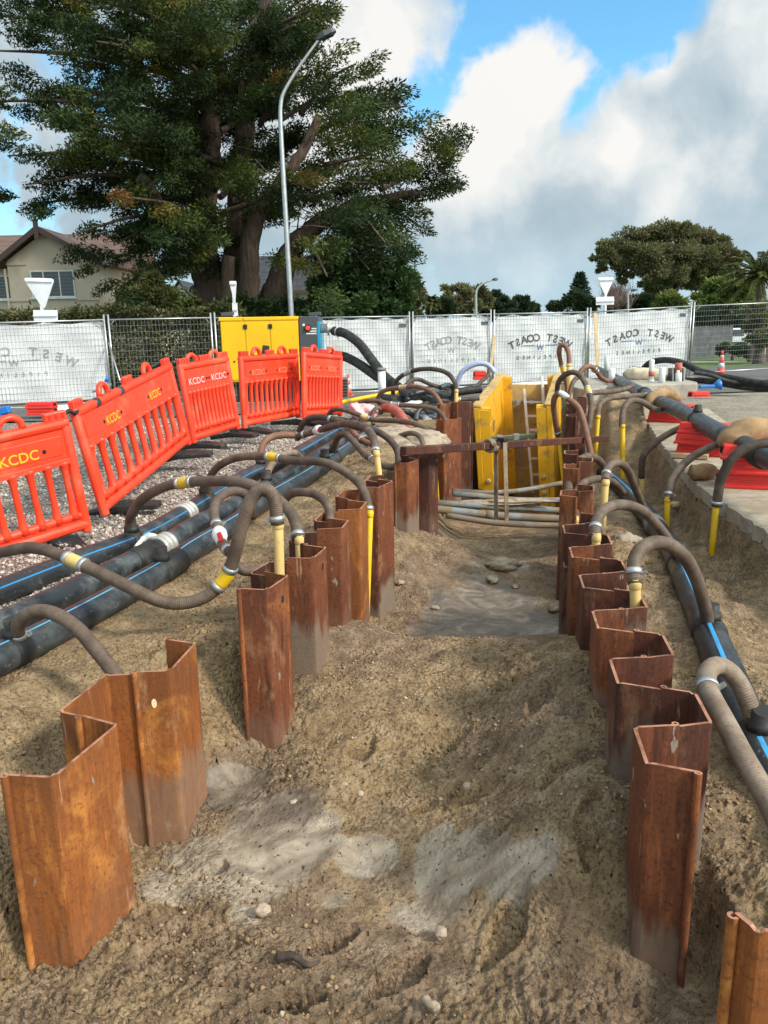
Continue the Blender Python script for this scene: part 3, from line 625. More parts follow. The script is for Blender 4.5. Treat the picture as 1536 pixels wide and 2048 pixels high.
q = az(1472, 1826, .33)
sheet_pile(q[:2], (.93, -.10), 1, .30, .05, .33, "orange-rusted pile cut off by the bottom right corner of the photo", 'rust_bright', 'sheet piles along the right of the trench', zfoot=-.34)
# ================================================================ pipes
def onz(px, py, off):                            # point that sits off above the terrain under that pixel
    z = off
    for _ in range(12):
        p = az(px, py, z); z = .5*z+.5*(gz(p[0], p[1])+off)
    return az(px, py, z)
def ring_at(P, i, r, w, material, name, parent, n=16):
    P = np.array(P); a = P[max(i-1, 0)]; b_ = P[min(i+1, len(P)-1)]; t = (b_-a)/np.linalg.norm(b_-a); c = P[i]
    mb = MB(); mb.tube([c-t*w/2, c-t*w/2+t*.001, c+t*w/2-t*.001, c+t*w/2], [r*.93, r, r, r*.93], n); return mb.build(name, material, parent)
def big_pipe(label, pts, r, material, parts=(), z=None, group=None, n=22):
    P = [onz(p[0], p[1], r*.9) if len(p) == 2 else ay(*p) for p in pts]; P = spline(P, 10)
    mb = MB(); mb.tube(P, r, n); root = mb.build('plastic_pipe', M[material] if isinstance(material, str) else material, loc=P[len(P)//2]); tag(root, label, 'pipe', group)
    A = np.array(P)
    for q in parts:
        kind, px, py = q[:3]; d = [np.linalg.norm(np.cross(p-ORI, ray(px, py)))/np.linalg.norm(ray(px, py)) for p in A]; i = int(np.argmin(d))
        t = A[min(i+1, len(A)-1)]-A[max(i-1, 0)]; t /= np.linalg.norm(t)
        if kind == 'coupling':
            mb = MB()
            for o in (-.055, 0, .055): mb.tube([A[i]+t*(o-.02), A[i]+t*(o-.012), A[i]+t*(o+.012), A[i]+t*(o+.02)], [r*1.04, r*1.20, r*1.20, r*1.04], 24)
            mb.tube([A[i]-t*.07, A[i]+t*.07], r*1.06, 24)
            c = mb.build('coupling', M[q[3]], root)
            if len(q) > 4:
                lv = MB(); u = np.array([-.5, .1, .85]); lv.tube(spline([A[i]+u*r*1.1, A[i]+u*r*1.45-t*.06, A[i]+u*r*1.35-t*.17, A[i]+u*r*1.05-t*.26], 5), [.018]*5+[.024]*5+[.016]*6, 8); lv.build('lever', M['white'], c)
        elif kind == 'sleeve':
            mb = MB(); mb.tube([A[i]-t*.13, A[i]-t*.125, A[i]+t*.125, A[i]+t*.13], [r, r*1.1, r*1.1, r], 24); mb.build('sleeve', M[q[3]], root)
        elif kind == 'saddle':                       # tapping saddle with a short spigot
            u = np.array([0, 0, 1.0]); u -= t*(u@t); u /= np.linalg.norm(u)
            mb = MB(); mb.tube([A[i]-t*.05, A[i]-t*.045, A[i]+t*.045, A[i]+t*.05], [r, r*1.06, r*1.06, r], 24)
            mb.tube([A[i]+u*r*.9, A[i]+u*(r+.035), A[i]+u*(r+.036), A[i]+u*(r+.085)], [.055, .055, .042, .042], 14); mb.build('tapping_saddle', M['black'], root)
    return root, A
P1, A1 = big_pipe("black pipe with bright blue line, nearest the orange barriers", [(-150, 1243), (0, 1183), (140, 1128), (277, 1077), (358, 1034), (488, 956), (575, 918), (673, 862), (720, 838)], .080, 'pipe',
                  [('coupling', 365, 1030, 'alu'), ('saddle', 258, 1072), ('saddle', 416, 1000), ('saddle', 520, 935)], group='black pipes along the left of the trench')
P2, A2 = big_pipe("black pipe in the middle of three, with a white lever coupling", [(-150, 1314), (0, 1251), (163, 1174), (325, 1093), (380, 1058), (488, 1002), (575, 950), (640, 911), (689, 882), (730, 858)], .080, 'pipe_grey',
                  [('coupling', 322, 1090, 'alu', 1), ('sleeve', 292, 1112, 'black'), ('saddle', 530, 975), ('saddle', 606, 932)], group='black pipes along the left of the trench')
P3, A3 = big_pipe("black pipe with thin pale blue line, closest of three to the sheet piles", [(-150, 1386), (0, 1317), (163, 1233), (325, 1142), (380, 1103), (472, 1047), (510, 1015), (608, 957), (673, 914), (715, 885), (750, 862)], .082, 'pipe_b',
                  [('sleeve', 345, 1135, 'black'), ('saddle', 40, 1298), ('saddle', 325, 1142), ('saddle', 650, 930), ('saddle', 665, 915)], group='black pipes along the left of the trench')
def onz_r(px, py): return onz(px, py, .07)
P4, A4 = big_pipe("black pipe with bright blue line running beside the right row of piles", [(1640, 1740, 2.2), (1560, 1585, 2.62), (1490, 1440), (1428, 1290), (1385, 1190), (1340, 1095), (1290, 1025), (1240, 972), (1205, 945)], .090, 'pipe_r',
                  [('saddle', 1418, 1268), ('saddle', 1357, 1128), ('saddle', 1515, 1490), ('sleeve', 1310, 1052, 'tarp')])
P5, A5 = big_pipe("dusty grey header pipe propped on red blocks at the right", [(1190, 738, 21.0), (1232, 758, 18.0), (1305, 797, 12.6), (1360, 822, 10.4), (1430, 862, 8.35), (1480, 889, 7.35), (1560, 925, 6.3), (1660, 975, 5.3)], .105, 'pipe_grey',
                  [('coupling', 1290, 788, 'black'), ('saddle', 1392, 843), ('sleeve', 1455, 872, 'pipe_grey'), ('coupling', 1525, 905, 'black')])
# ================================================================ hoses and standpipes
def pick(P, t):
    d = np.cumsum([0]+[np.linalg.norm(P[i+1]-P[i]) for i in range(len(P)-1)]); return int(np.searchsorted(d, t*d[-1])), d[-1]
def hose(label, pix, Ya, Yb, r=.034, material='hose', joins=(), clamps=(), valve=None, group='brown suction hoses', name='suction_hose', cat='hose', Ys=None):
    r = r*.93; n = len(pix); cum = np.cumsum([0]+[math.hypot(pix[i+1][0]-pix[i][0], pix[i+1][1]-pix[i][1]) for i in range(n-1)]); cum = cum/cum[-1]
    pts = [ay(p[0], p[1], p[2] if len(p) > 2 else Ya+(Yb-Ya)*cum[i]) for i, p in enumerate(pix)]
    P = np.array(spline(pts, 9)); L = np.cumsum([0]+[np.linalg.norm(P[i+1]-P[i]) for i in range(len(P)-1)])
    m = max(12, int(L[-1]/.03)); S_ = np.linspace(0, L[-1], m); P = np.stack([np.interp(S_, L, P[:, k_]) for k_ in range(3)], 1)
    for _ in range(3): P[1:-1] = .25*P[:-2]+.5*P[1:-1]+.25*P[2:]
    mb = MB(); mb.tube(P, r, 14); root = mb.build(name, M[material], loc=P[m//2]); tag(root, label, cat, group)
    for (t, mt) in joins:                            # coloured joiner between two lengths, a steel clip each side
        i, LL = pick(P, t); w = min(.16, LL*.10); k_ = max(1, int(w/2/(LL/m))); seg = P[max(i-k_, 0):i+k_+1]
        if len(seg) < 2: continue
        mb = MB(); mb.tube(seg, r*1.08, 14); j = mb.build('hose_joiner', M[mt], root)
        for q in (max(i-k_, 0), min(i+k_, m-1)): ring_at(P, q, r*1.2, .028, M['steel'], 'hose_clamp', j)
    for t in clamps:
        i, LL = pick(P, t); i = min(max(i, 1), m-2); c = ring_at(P, i, r*1.16, .030, M['steel'], 'hose_clamp', root)
        mb = MB(); u = np.cross(P[i+1]-P[i-1], ORI-P[i]); u /= np.linalg.norm(u); mb.bar(P[i]+u*r*1.1-np.array([0, 0, .012]), P[i]+u*r*1.75, .018, .014); mb.build('clamp_screw', M['steel'], c)
    if valve is not None:
        i, LL = pick(P, valve); k_ = max(2, int(.085/(LL/m))); seg = P[max(i-k_, 0):i+k_+1]; mb = MB(); mm = len(seg)
        mb.tube(seg, [r*(1.05+.55*math.exp(-((q-mm/2)/(mm*.22))**2)) for q in range(mm)], 14); v = mb.build('ball_valve', M['white'], root)
        mb = MB(); tt = seg[-1]-seg[0]; tt /= np.linalg.norm(tt); o = P[i]+(ORI-P[i])/np.linalg.norm(ORI-P[i])*r*1.75; mb.bar(o-tt*.05, o+tt*.03, .026, .022, up=(0, -1, .3)); mb.build('valve_handle', M['red_paint'], v, bevel=.004)
    return root
def standpipe(label, top, bot, Y, material='yellow', r=.0235, Yb=None, group='yellow standpipes'):
    a, b_ = ay(*top, Y), ay(*bot, Yb or Y); d = (b_-a)/np.linalg.norm(b_-a); mb = MB(); mb.tube([a, a+d*.004, b_, b_+d*.3], [r*.94, r, r, r], 16); root = mb.build('standpipe', M[material], loc=b_)
    tag(root, label, 'standpipe', group)
    c = MB(); c.tube([a+d*.01, a+d*.014, a+d*.05, a+d*.054], [r, r*1.14, r*1.14, r], 16); c.build('collar', M[material], root); return root
def ypipe(A, px, py):
    d = [np.linalg.norm(np.cross(p-ORI, ray(px, py)))/np.linalg.norm(ray(px, py)) for p in A]; return float(A[int(np.argmin(d))][1])
# left side
standpipe("cream standpipe in the nearest clump of left piles, under the ribbed hose bend", (556, 1037), (559, 1140), 3.80, 'cream', .026)
hose("long brown hose sagging onto the sand, then arching up to the nearest left standpipe", [(-40, 1112, 4.5), (0, 1105, 4.4), (60, 1095, 4.25), (120, 1110, 4.1), (240, 1165, 3.9), (300, 1195, 3.85), (350, 1208, 3.85), (410, 1195, 3.85), (455, 1150, 3.85), (474, 1090, 3.82), (487, 1040, 3.8), (503, 995, 3.8), (527, 972, 3.8), (548, 992, 3.8), (555, 1048, 3.8)],
     4.4, 3.8, .037, joins=[(.335, 'cream'), (.71, 'yellow')], clamps=[.985], group='brown suction hoses')
hose("short brown hose loop with white ball valve and red handle", [(466, 1105, 3.86), (447, 1095, 3.95), (437, 1060, 4.1), (428, 1030, 4.25), (433, 1002, 4.4), (455, 984, 4.55), (483, 984, 4.7), (502, 1005, 4.8), (505, 1035, 4.85)], 3.9, 4.9, .030, valve=.16, clamps=[.27, .05])
hose("short brown hose end poking out behind the nearest left pile clump", [(470, 1128, 4.0), (482, 1140, 4.0), (500, 1143, 4.02), (520, 1140, 4.05)], 4, 4.05, .030)
standpipe("cream standpipe stub almost hidden between left piles under a hose end", (598, 1070), (599, 1100), 4.36, 'cream', .025)
hose("brown hose with yellow joiner arching from the far black pipe to a standpipe stub", [(258, 1066), (262, 1030), (285, 998), (330, 973), (380, 964), (430, 962), (480, 964), (520, 977), (560, 1003), (588, 1035), (597, 1078)], ypipe(A1, 258, 1072)+.02, 4.36, .038, joins=[(.42, 'yellow')], clamps=[.985])
standpipe("tall yellow standpipe standing against the left piles down to the slurry", (740, 1020), (733, 1226), 5.42, 'yellow', .024, Yb=5.36)
hose("brown hose with short yellow joiner arching to the tall yellow standpipe", [(416, 992), (420, 955), (440, 930), (480, 914), (540, 913), (585, 921), (650, 925), (700, 950), (728, 980), (739, 1026)], ypipe(A1, 416, 1000), 5.43, .036, joins=[(.46, 'yellow')], clamps=[.98])
hose("low brown hose arch disappearing behind the left piles", [(562, 1010), (580, 988), (605, 984), (630, 988), (650, 1002), (660, 1022), (660, 1045)], 5.6, 5.0, .034)
hose("brown arch standing between the middle and nearest black pipes", [(529, 966), (541, 932), (563, 911), (585, 905), (600, 913), (606, 942)], ypipe(A2, 530, 975), ypipe(A2, 606, 932), .038, 'hose_tan', clamps=[.04, .96])
standpipe("cream standpipe rising behind the end of the main left row", (752, 900), (760, 965), 6.28, 'cream', .026)
hose("rust-orange hose stub bending down onto the far black pipe", [(520, 928), (524, 893), (536, 877), (560, 870), (597, 871)], ypipe(A1, 520, 935), 8.3, .040, 'hose_r', clamps=[.95])
hose("brown hose with white valve and red handle, arching to the cream standpipe", [(595, 873, 8.1), (618, 866, 8.0), (645, 858, 7.8), (690, 847, 7.3), (725, 853, 6.8), (745, 872, 6.5), (752, 906, 6.3)], 8.1, 6.3, .037, valve=.16, clamps=[.03, .98])
hose("brown hose curving over the sand heap to the short pile run at the beam", [(595, 878, 8.4), (600, 858), (610, 842), (632, 834), (677, 841), (709, 853), (752, 862), (782, 882), (796, 905), (797, 930, 7.3)], 8.4, 7.3, .036, 'hose_d', clamps=[.36])
standpipe("yellow standpipe on the far sand slope, left of the cream pair", (867, 884), (873, 972), 9.5, 'yellow', .026)
hose("brown hose with yellow joiner reaching from the gravel to the far sand slope", [(655, 838), (662, 822), (680, 818), (708, 826), (745, 839), (807, 843), (840, 852), (860, 868), (868, 890)], 10.8, 9.5, .036, joins=[(.38, 'cream')], clamps=[.98])
standpipe("cream standpipe closest to the yellow trench box, left side", (896, 846), (903, 985), 11.0, 'cream', .027)
hose("brown hose with silver joint, arching to the cream standpipe beside the trench box", [(704, 826), (716, 808), (745, 801), (790, 809), (856, 814), (882, 827), (896, 852)], 11.8, 11.0, .038, joins=[(.45, 'steel')], clamps=[.98])
hose("brown hose with small cream joint, arching down behind the far left piles", [(755, 797), (765, 783), (790, 776), (812, 774), (839, 774), (866, 786), (881, 806), (886, 832)], 12.8, 11.6, .038, 'hose_r', joins=[(.36, 'cream')])
hose("highest brown hose arch in front of the white banner", [(786, 800), (788, 770), (806, 750), (838, 739), (873, 739), (897, 748), (910, 766), (913, 782)], 13.6, 12.2, .040, 'hose_d', joins=[(.38, 'steel')])
standpipe("cream standpipe below the highest hose arch", (913, 778), (911, 822), 12.2, 'cream', .030)
hose("dark hose snaking below the highest arch towards the box", [(812, 771), (820, 762), (838, 759), (867, 771), (903, 778), (941, 778), (964, 762), (976, 750), (979, 738)], 14.2, 16.5, .042, 'hose_d', joins=[(.72, 'yellow')])
hose("straight dark hose lying level across the clutter", [(845, 812), (859, 804), (888, 802), (917, 799), (958, 797)], 12.8, 13.0, .040, 'hose_d', joins=[(.62, 'yellow')])
hose("small hose bend ending in a yellow standpipe stub over the sand heap", [(787, 877), (808, 869), (826, 866), (841, 874), (848, 896)], 9.4, 9.0, .034)
standpipe("short yellow standpipe behind the left end of the beam", (848, 890), (854, 935), 9.0, 'yellow', .026)
hose("brown hose dropping over the pipes' far end onto the sand", [(702, 850), (705, 863), (722, 878), (742, 888), (764, 892), (788, 892)], 9.6, 8.8, .036, 'hose_r', clamps=[.34])
hose("small tight hose loop by the red duct", [(747, 850), (744, 831), (750, 817), (758, 814), (763, 827)], 11.2, 11.4, .032)
hose("brown hose humped over the nearest black pipe, its end clipped in silver", [(666, 905), (674, 878), (689, 868), (708, 884), (731, 911), (747, 919)], ypipe(A3, 665, 915), 7.0, .035, clamps=[.97])
hose("brown hose end running on behind the cream standpipe", [(745, 917), (757, 928), (772, 933), (790, 934)], 7.1, 7.2, .034)
hose("brown hose from the closest black pipe down behind the front left piles", [(40, 1280), (34, 1252), (52, 1228), (95, 1222), (150, 1252), (195, 1303), (232, 1350), (262, 1400)], ypipe(A3, 40, 1298), 3.12, .036, clamps=[.02])
# right side
hose("thick tan hose looping at the lower right, bound with silver wire", [(1640, 1800, 1.75), (1575, 1680, 2.0), (1536, 1598, 2.15), (1490, 1520, 2.3), (1448, 1440, 2.5), (1418, 1385, 2.65), (1412, 1350, 2.78), (1435, 1328, 2.9), (1468, 1348, 2.9), (1495, 1400, 2.87), (1520, 1482, 2.86)], 1.8, 2.86, .040, 'hose_tan', clamps=[.60, .985])
standpipe("nearest cream standpipe of the right row", (1270, 1157), (1271, 1215), 3.58, 'cream', .0265)
hose("thick brown hose arch from the nearest right standpipe to the blue-lined pipe", [(1270, 1168), (1267, 1122), (1282, 1096), (1318, 1083), (1360, 1103), (1390, 1150), (1410, 1215), (1419, 1262)], 3.58, ypipe(A4, 1418, 1268), .038, clamps=[.03, .97])
standpipe("second cream standpipe of the right row", (1193, 1066), (1192, 1092), 4.62, 'cream', .026)
hose("second thick brown hose arch of the right row", [(1191, 1076), (1192, 1045), (1207, 1020), (1243, 1009), (1285, 1022), (1322, 1060), (1345, 1095), (1358, 1128)], 4.62, ypipe(A4, 1357, 1128), .038, clamps=[.04])
standpipe("leaning cream standpipe at the middle of the right row", (1212, 958), (1208, 1008), 6.1, 'cream', .028)
hose("brown hose arch from the leaning cream standpipe over to the silver-wrapped pipe", [(1211, 962), (1216, 936), (1235, 925), (1254, 938), (1270, 975), (1288, 1018)], 6.1, 7.0, .038, clamps=[.05])
hose("grey-brown hose bending over the trench edge, outer of two", [(1140, 1002), (1137, 965), (1148, 931), (1172, 914), (1196, 919), (1214, 945)], 6.3, 8.6, .042)
standpipe("cream standpipe inside the trench by the thin wooden peg", (1141, 998), (1150, 1056), 6.3, 'cream', .028)
hose("grey-brown hose bending over the trench edge, inner of two", [(1151, 1040), (1151, 994), (1163, 969), (1192, 958), (1224, 963), (1246, 985)], 6.05, 7.8, .038)
standpipe("cream standpipe stub below the inner grey-brown hose", (1150, 1032), (1150, 1060), 6.05, 'cream', .028)
standpipe("short bright yellow standpipe on the right bench, nearest the kerb edge", (1433, 1003), (1426, 1078), 6.3, 'yellow', .027)
hose("dark hose from the nearest bench standpipe up over the red blocks", [(1433, 1012), (1440, 968), (1458, 925), (1490, 896), (1540, 885), (1580, 890)], 6.3, 6.2, .043, 'hose_d', clamps=[.03])
standpipe("small yellow standpipe by the broken timber on the bench", (1335, 993), (1334, 1031), 7.3, 'yellow', .028)
hose("brown hose from the small bench standpipe to the big hessian bag", [(1335, 1000), (1345, 957), (1375, 921), (1415, 897), (1458, 883)], 7.3, 7.8, .042, clamps=[.03])
standpipe("cream standpipe stub on the bench below the second red stack", (1284, 948), (1284, 978), 9.5, 'cream', .032)
hose("brown hose from the bench up to the header pipe above the second red stack", [(1283, 955), (1286, 914), (1312, 884), (1350, 861), (1392, 846)], 9.5, ypipe(A5, 1392, 843), .044)
standpipe("tall yellow standpipe in front of the sand bank", (1245, 848), (1245, 957), 10.6, 'yellow', .034)
hose("brown S-shaped hose from the tall yellow standpipe to the header pipe", [(1244, 853), (1247, 818), (1262, 801), (1285, 804), (1312, 820), (1340, 818)], 10.6, 11.3, .046, clamps=[.97])
standpipe("yellow standpipe at the left foot of the sand bank", (1196, 830), (1190, 915), 11.6, 'yellow', .034)
hose("tan hose from the bank's left standpipe to the silver collar of the header pipe", [(1195, 835), (1200, 809), (1219, 797), (1250, 793), (1292, 790)], 11.6, 12.8, .046, clamps=[.97])
standpipe("long cream standpipe leaning into the trench by the box's right plate", (1117, 866), (1131, 995), 10.6, 'yellow', .030)
hose("tall hose arch with white band over the right end of the beam", [(1116, 872), (1109, 828), (1107, 803), (1113, 788), (1123, 786), (1138, 799), (1155, 812), (1166, 838), (1174, 870), (1183, 912)], 10.6, 9.8, .042, 'hose_r', joins=[(.44, 'white')], clamps=[.02])
hose("taller hose arch with white band behind the right plate", [(1114, 790), (1117, 764), (1131, 749), (1148, 744), (1163, 754), (1174, 774), (1182, 800), (1181, 830), (1176, 872)], 12.4, 11.2, .046, joins=[(.55, 'cream')])
hose("upright narrow hose loop standing above everything at the right of the box", [(1137, 790), (1130, 755), (1121, 722), (1118, 704), (1121, 690), (1129, 690), (1137, 706), (1138, 730)], 15.6, 15.2, .050, 'hose_r', joins=[(.36, 'yellow')])
standpipe("cream standpipe under the upright hose loop", (1138, 727), (1140, 800), 15.2, 'cream', .05)
hose("brown hose with rusty elbow beside the white riser tubes", [(1155, 752), (1165, 738), (1178, 732), (1190, 738), (1202, 755), (1216, 762)], 14.2, 14.6, .048, 'hose_r', joins=[(.55, 'rust')])
hose("brown hose lying low across the top of the sand bank", [(1160, 806), (1172, 790), (1192, 785), (1225, 783), (1250, 778), (1266, 771)], 12.4, 14.0, .048)
hose("thin hose bend behind the rear edge of the right plate", [(1138, 792), (1143, 772), (1150, 758), (1166, 750)], 13.6, 13.8, .042)
# pump hoses and the black hoses at the far right
hose("thick black pump hose from the upper pump outlet", [(668, 662), (690, 667), (718, 687), (745, 722), (768, 752), (798, 776)], 18.2, 15.5, .11, 'hose_k', clamps=[.05], group='black pump hoses')
hose("thick black pump hose from the lower pump outlet", [(665, 712), (688, 713), (718, 728), (760, 757), (800, 778), (838, 788), (862, 795)], 18.2, 14.4, .11, 'hose_k', clamps=[.05], group='black pump hoses')
hose("thick black hose arching over the concrete pad at the far right", [(1283, 742), (1300, 726), (1330, 720), (1365, 726), (1400, 742), (1470, 758), (1560, 772)], 20.2, 17.5, .085, 'hose_k', group='black hoses at the far right')
hose("black hose lying straight on the ground right of the pad", [(1370, 762), (1400, 761), (1430, 764), (1490, 774), (1560, 778)], 19.4, 17.6, .085, 'hose_k', group='black hoses at the far right')
hose("black hose end resting on the fluffy roll", [(1258, 737), (1280, 740), (1312, 744)], 19.6, 19.4, .075, 'hose_k', clamps=[.05], group='black hoses at the far right')
hose("thin black hose behind the others, running off the right edge", [(1388, 745), (1420, 750), (1470, 765), (1560, 762)], 18.5, 18, .055, 'hose_k', group='black hoses at the far right')
hose("pale blue lay-flat hose arching beside the timber prop", [(913, 772), (924, 744), (952, 728), (976, 730), (990, 746)], 17.6, 17.4, .060, 'blue_hose', group=None)
hose("yellow hose lying straight along the ground past the barriers", [(675, 806), (720, 797), (765, 789), (820, 782)], 14.2, 15.6, .040, 'yellow', group=None)
hose("ribbed green-black hose between the tangle and the box", [(872, 792), (905, 786), (935, 781), (962, 778)], 15, 15.2, .085, 'hose_k', group=None)
# tangle of grey hoses and wrapped gear
random.seed(5)
tang = [[(785, 832), (800, 822), (820, 826), (838, 842), (862, 850)], [(832, 842), (836, 822), (850, 818), (872, 838), (880, 850)], [(812, 800), (838, 790), (862, 800), (885, 806)], [(796, 850), (815, 848), (840, 856), (868, 852)], [(880, 776), (895, 770), (908, 778), (905, 800)], [(820, 790), (850, 783), (880, 790), (900, 795)]]
tl_ = ["grey dusty hose curled in the tangle, bottom left", "grey hose bight folded like a ribbon in the tangle", "grey hose crossing the top of the tangle", "grey hose flat on the sand under the tangle", "pale blue-grey hose hoop at the right of the tangle", "grey hose running along the back of the tangle"]
for q, lb in zip(tang, tl_): hose(lb, q, 12.2, 12.6, .045, 'pipe_grey', group='grey hoses heaped in the tangle')
def lumpy(name, label, cat, c, sx, sy, sz, material, seed=0, amp=.25, group=None, n=4, rot=0.0):
    bm = bmesh.new(); bmesh.ops.create_icosphere(bm, subdivisions=n, radius=1.0); mb = MB(); r_ = np.random.default_rng(seed); o = r_.random(3)*50
    vs = []
    for v in bm.verts:
        p = np.array(v.co); k_ = 1+amp*(fbm(np.array([p[0]*1.7+o[0]+p[2]]), np.array([p[1]*1.7+o[1]-p[2]*1.3]), 5, gain=.6)[0]); q = p*k_*np.array([sx, sy, sz]); q = np.array([q[0]*math.cos(rot)-q[1]*math.sin(rot), q[0]*math.sin(rot)+q[1]*math.cos(rot), q[2]]); vs.append(np.array(c)+q)
    mb.add(vs, [tuple(w.index for w in f.verts) for f in bm.faces], 0, None, True); bm.free(); o_ = mb.build(name, M[material], loc=np.array(c)-np.array([0, 0, sz])); return tag(o_, label, cat, group)
lumpy('plastic_sheet', "crumpled blue-grey plastic sheet heaped beside the far left piles", 'plastic sheet', ay(866, 836, 12.6), .26, .3, .17, 'tarp', 3, .8)
lumpy('plastic_sheet', "dark plastic bundle behind the grey hoses", 'plastic sheet', ay(815, 800, 13.4), .42, .3, .16, 'black', 4, .7)
lumpy('sand_heap', "small pale sand heap between the pipes' end and the piles", 'sand heap', onz(800, 884, .02), .55, .5, .16, 'clod', 5, .5)
mb = MB(); mb.tube(spline([ay(764, 816, 11.6), ay(782, 817, 11.3), ay(798, 827, 11.0), ay(810, 846, 10.5), ay(826, 872, 9.8)], 6), [.07]*25, 14); o = mb.build('duct', M['red_pipe']); tag(o, "dusty red duct hose bending down into the trench", 'duct')
mb = MB(); mb.tube([ay(806, 816, 13.0), ay(822, 810, 13.1), ay(860, 797, 13.4)], [.075]*3, 16); o = mb.build('pipe_length', M['white']); tag(o, "short white pipe length lying in the tangle", 'pipe')
mb = MB(); a = ay(765, 800, 14.0); b_ = ay(763, 741, 14.0); mb.tube([a, b_], .07, 18); o = mb.build('drain_riser', M['white'], loc=a)
tag(o, "upright white drain riser with a dark cap under the pump hoses", 'riser pipe'); mb = MB(); mb.tube([b_, b_+np.array([0, 0, .03]), b_+np.array([0, 0, .05])], [.085, .085, .06], 18); mb.build('cap', M['conduit'], o)
lumpy('warning_tape', "crumple of red and white warning tape by the hoses", 'tape', ay(725, 824, 11.4), .20, .12, .13, 'text_white', 8, .9)
# conduits carried across the trench
cond = [([(905, 982), (988, 985), (1055, 979), (1124, 966)], .030, 'conduit_mud', "thin muddy conduit sagging highest across the trench"), ([(905, 987), (952, 991), (1034, 1000), (1132, 1000)], .036, 'conduit', "pale blue-grey conduit half under mud, second across the trench"),
        ([(848, 1004), (976, 1013), (1060, 1017), (1128, 1022)], .040, 'conduit', "grey conduit third down across the trench"), ([(845, 1015), (925, 1024), (1005, 1032), (1142, 1039)], .048, 'conduit', "thickest grey conduit across the trench, patched with mud"), ([(893, 1031), (1005, 1047), (1142, 1052)], .036, 'conduit_mud', "lowest conduit across the trench, caked in mud")]
for i, (q, r, mt, lb) in enumerate(cond):
    P = spline([ay(p[0], p[1], 9.3-.12*i+(p[0]-850)*.0006) for p in q], 8); mb = MB(); mb.tube(P, r, 14); o = mb.build('conduit', M[mt]); tag(o, lb, 'conduit', 'conduits across the trench')
    if i in (3,): ring_at(P, 14, r*1.18, .12, M['conduit'], 'socket', o)
lumpy('mud_lump', "mud lying along the conduits at the strap", 'mud', ay(1010, 1004, 9.15), .55, .06, .035, 'clod', 12, .6)
# steel beam, straps
a, b_ = ay(806, 902, 6.95), ay(1216, 877, 10.7)
mb = MB(); mb.bar(a, b_, .078, .078); beam = mb.build('steel_beam', M['rust_dark'], loc=(a+b_)/2, bevel=.008); tag(beam, "long rusty square steel beam laid across the trench", 'beam')
tt = (b_-a)/np.linalg.norm(b_-a)
def on_beam(px): 
    t = [(a+(b_-a)*k_/200) for k_ in range(201)]; return min(t, key=lambda p: abs(CX+F*((p-ORI)@RT)/((p-ORI)@fw)-px))
c = on_beam(1001); mb = MB(); dn = np.array([0, 0, -1.0]); fr_ = np.cross(tt, [0, 0, 1.0])
for s_, e in ((1, .05), (-1, .052)):
    f_ = fr_*s_*.055; mb.bar(c+np.array([0, 0, .05])+f_, ay(1003, 1040, c[1]+.30*0)+f_+np.array([.012*s_, 0, 0]), .085, .006, up=fr_)
mb.bar(c+np.array([0, 0, .053])-fr_*.06, c+np.array([0, 0, .053])+fr_*.06, .085, .006)
s1 = mb.build('lifting_strap', M['strap']); tag(s1, "muddy webbing strap hanging from the beam to the conduits", 'strap')
k_ = MB(); k_.obox(c+np.array([0, 0, .065])+fr_*.03, tt*.05, fr_*.05, np.array([0, 0, .02])); k_.build('ratchet', M['black'], s1, bevel=.008)
c2 = on_beam(985); pts = []
for w in np.linspace(0, 4*math.pi, 30): pts.append(c2+tt*(.05*w/6-.1)+fr_*.062*math.cos(w)+np.array([0, 0, .062*math.sin(w)]))
mb = MB(); mb.tube(pts, .018, 8); o = mb.build('rope_lashing', M['strap']); tag(o, "muddy lashing wrapped around the beam beside the strap", 'lashing')
mb = MB(); mb.bar(ay(1128, 1014, 6.6), ay(1135, 1090, 6.35), .035, .022); o = mb.build('wooden_peg', M['alu'], bevel=.004); tag(o, "thin grey wooden peg leaning at the trench's right side", 'peg')

# ================================================================ trench box
TLf, TLr, TRf, TRr = ay(947, 816, 13.0), ay(998, 750, 16.6), ay(1104, 813, 13.15), ay(1121, 750, 16.7)
dnv = ay(957, 985, 13.0)-TLf; dnv /= np.linalg.norm(dnv); HB = 2.6
al = TLr-TLf; LB = np.linalg.norm(al); al /= LB; ac = TRf-TLf; ac -= al*(ac@al); WB = np.linalg.norm(ac); ac /= WB; ar = TRr-TRf; LR = np.linalg.norm(ar); ar /= LR
bx = thing('trench_box', "yellow steel trench shoring box with dull green spreaders", 'trench box', TLf+dnv*HB)
TH = .10
def lettering(o, ex, ez, size, txts, mt, parent):
    M4 = np.eye(4); M4[:3, 0] = ex; M4[:3, 1] = ez; M4[:3, 2] = np.cross(ex, ez); M4[:3, 3] = o; mb = MB(); mb.text(txts, size, M4, bold=.004); return mb.build('lettering', M[mt], parent)
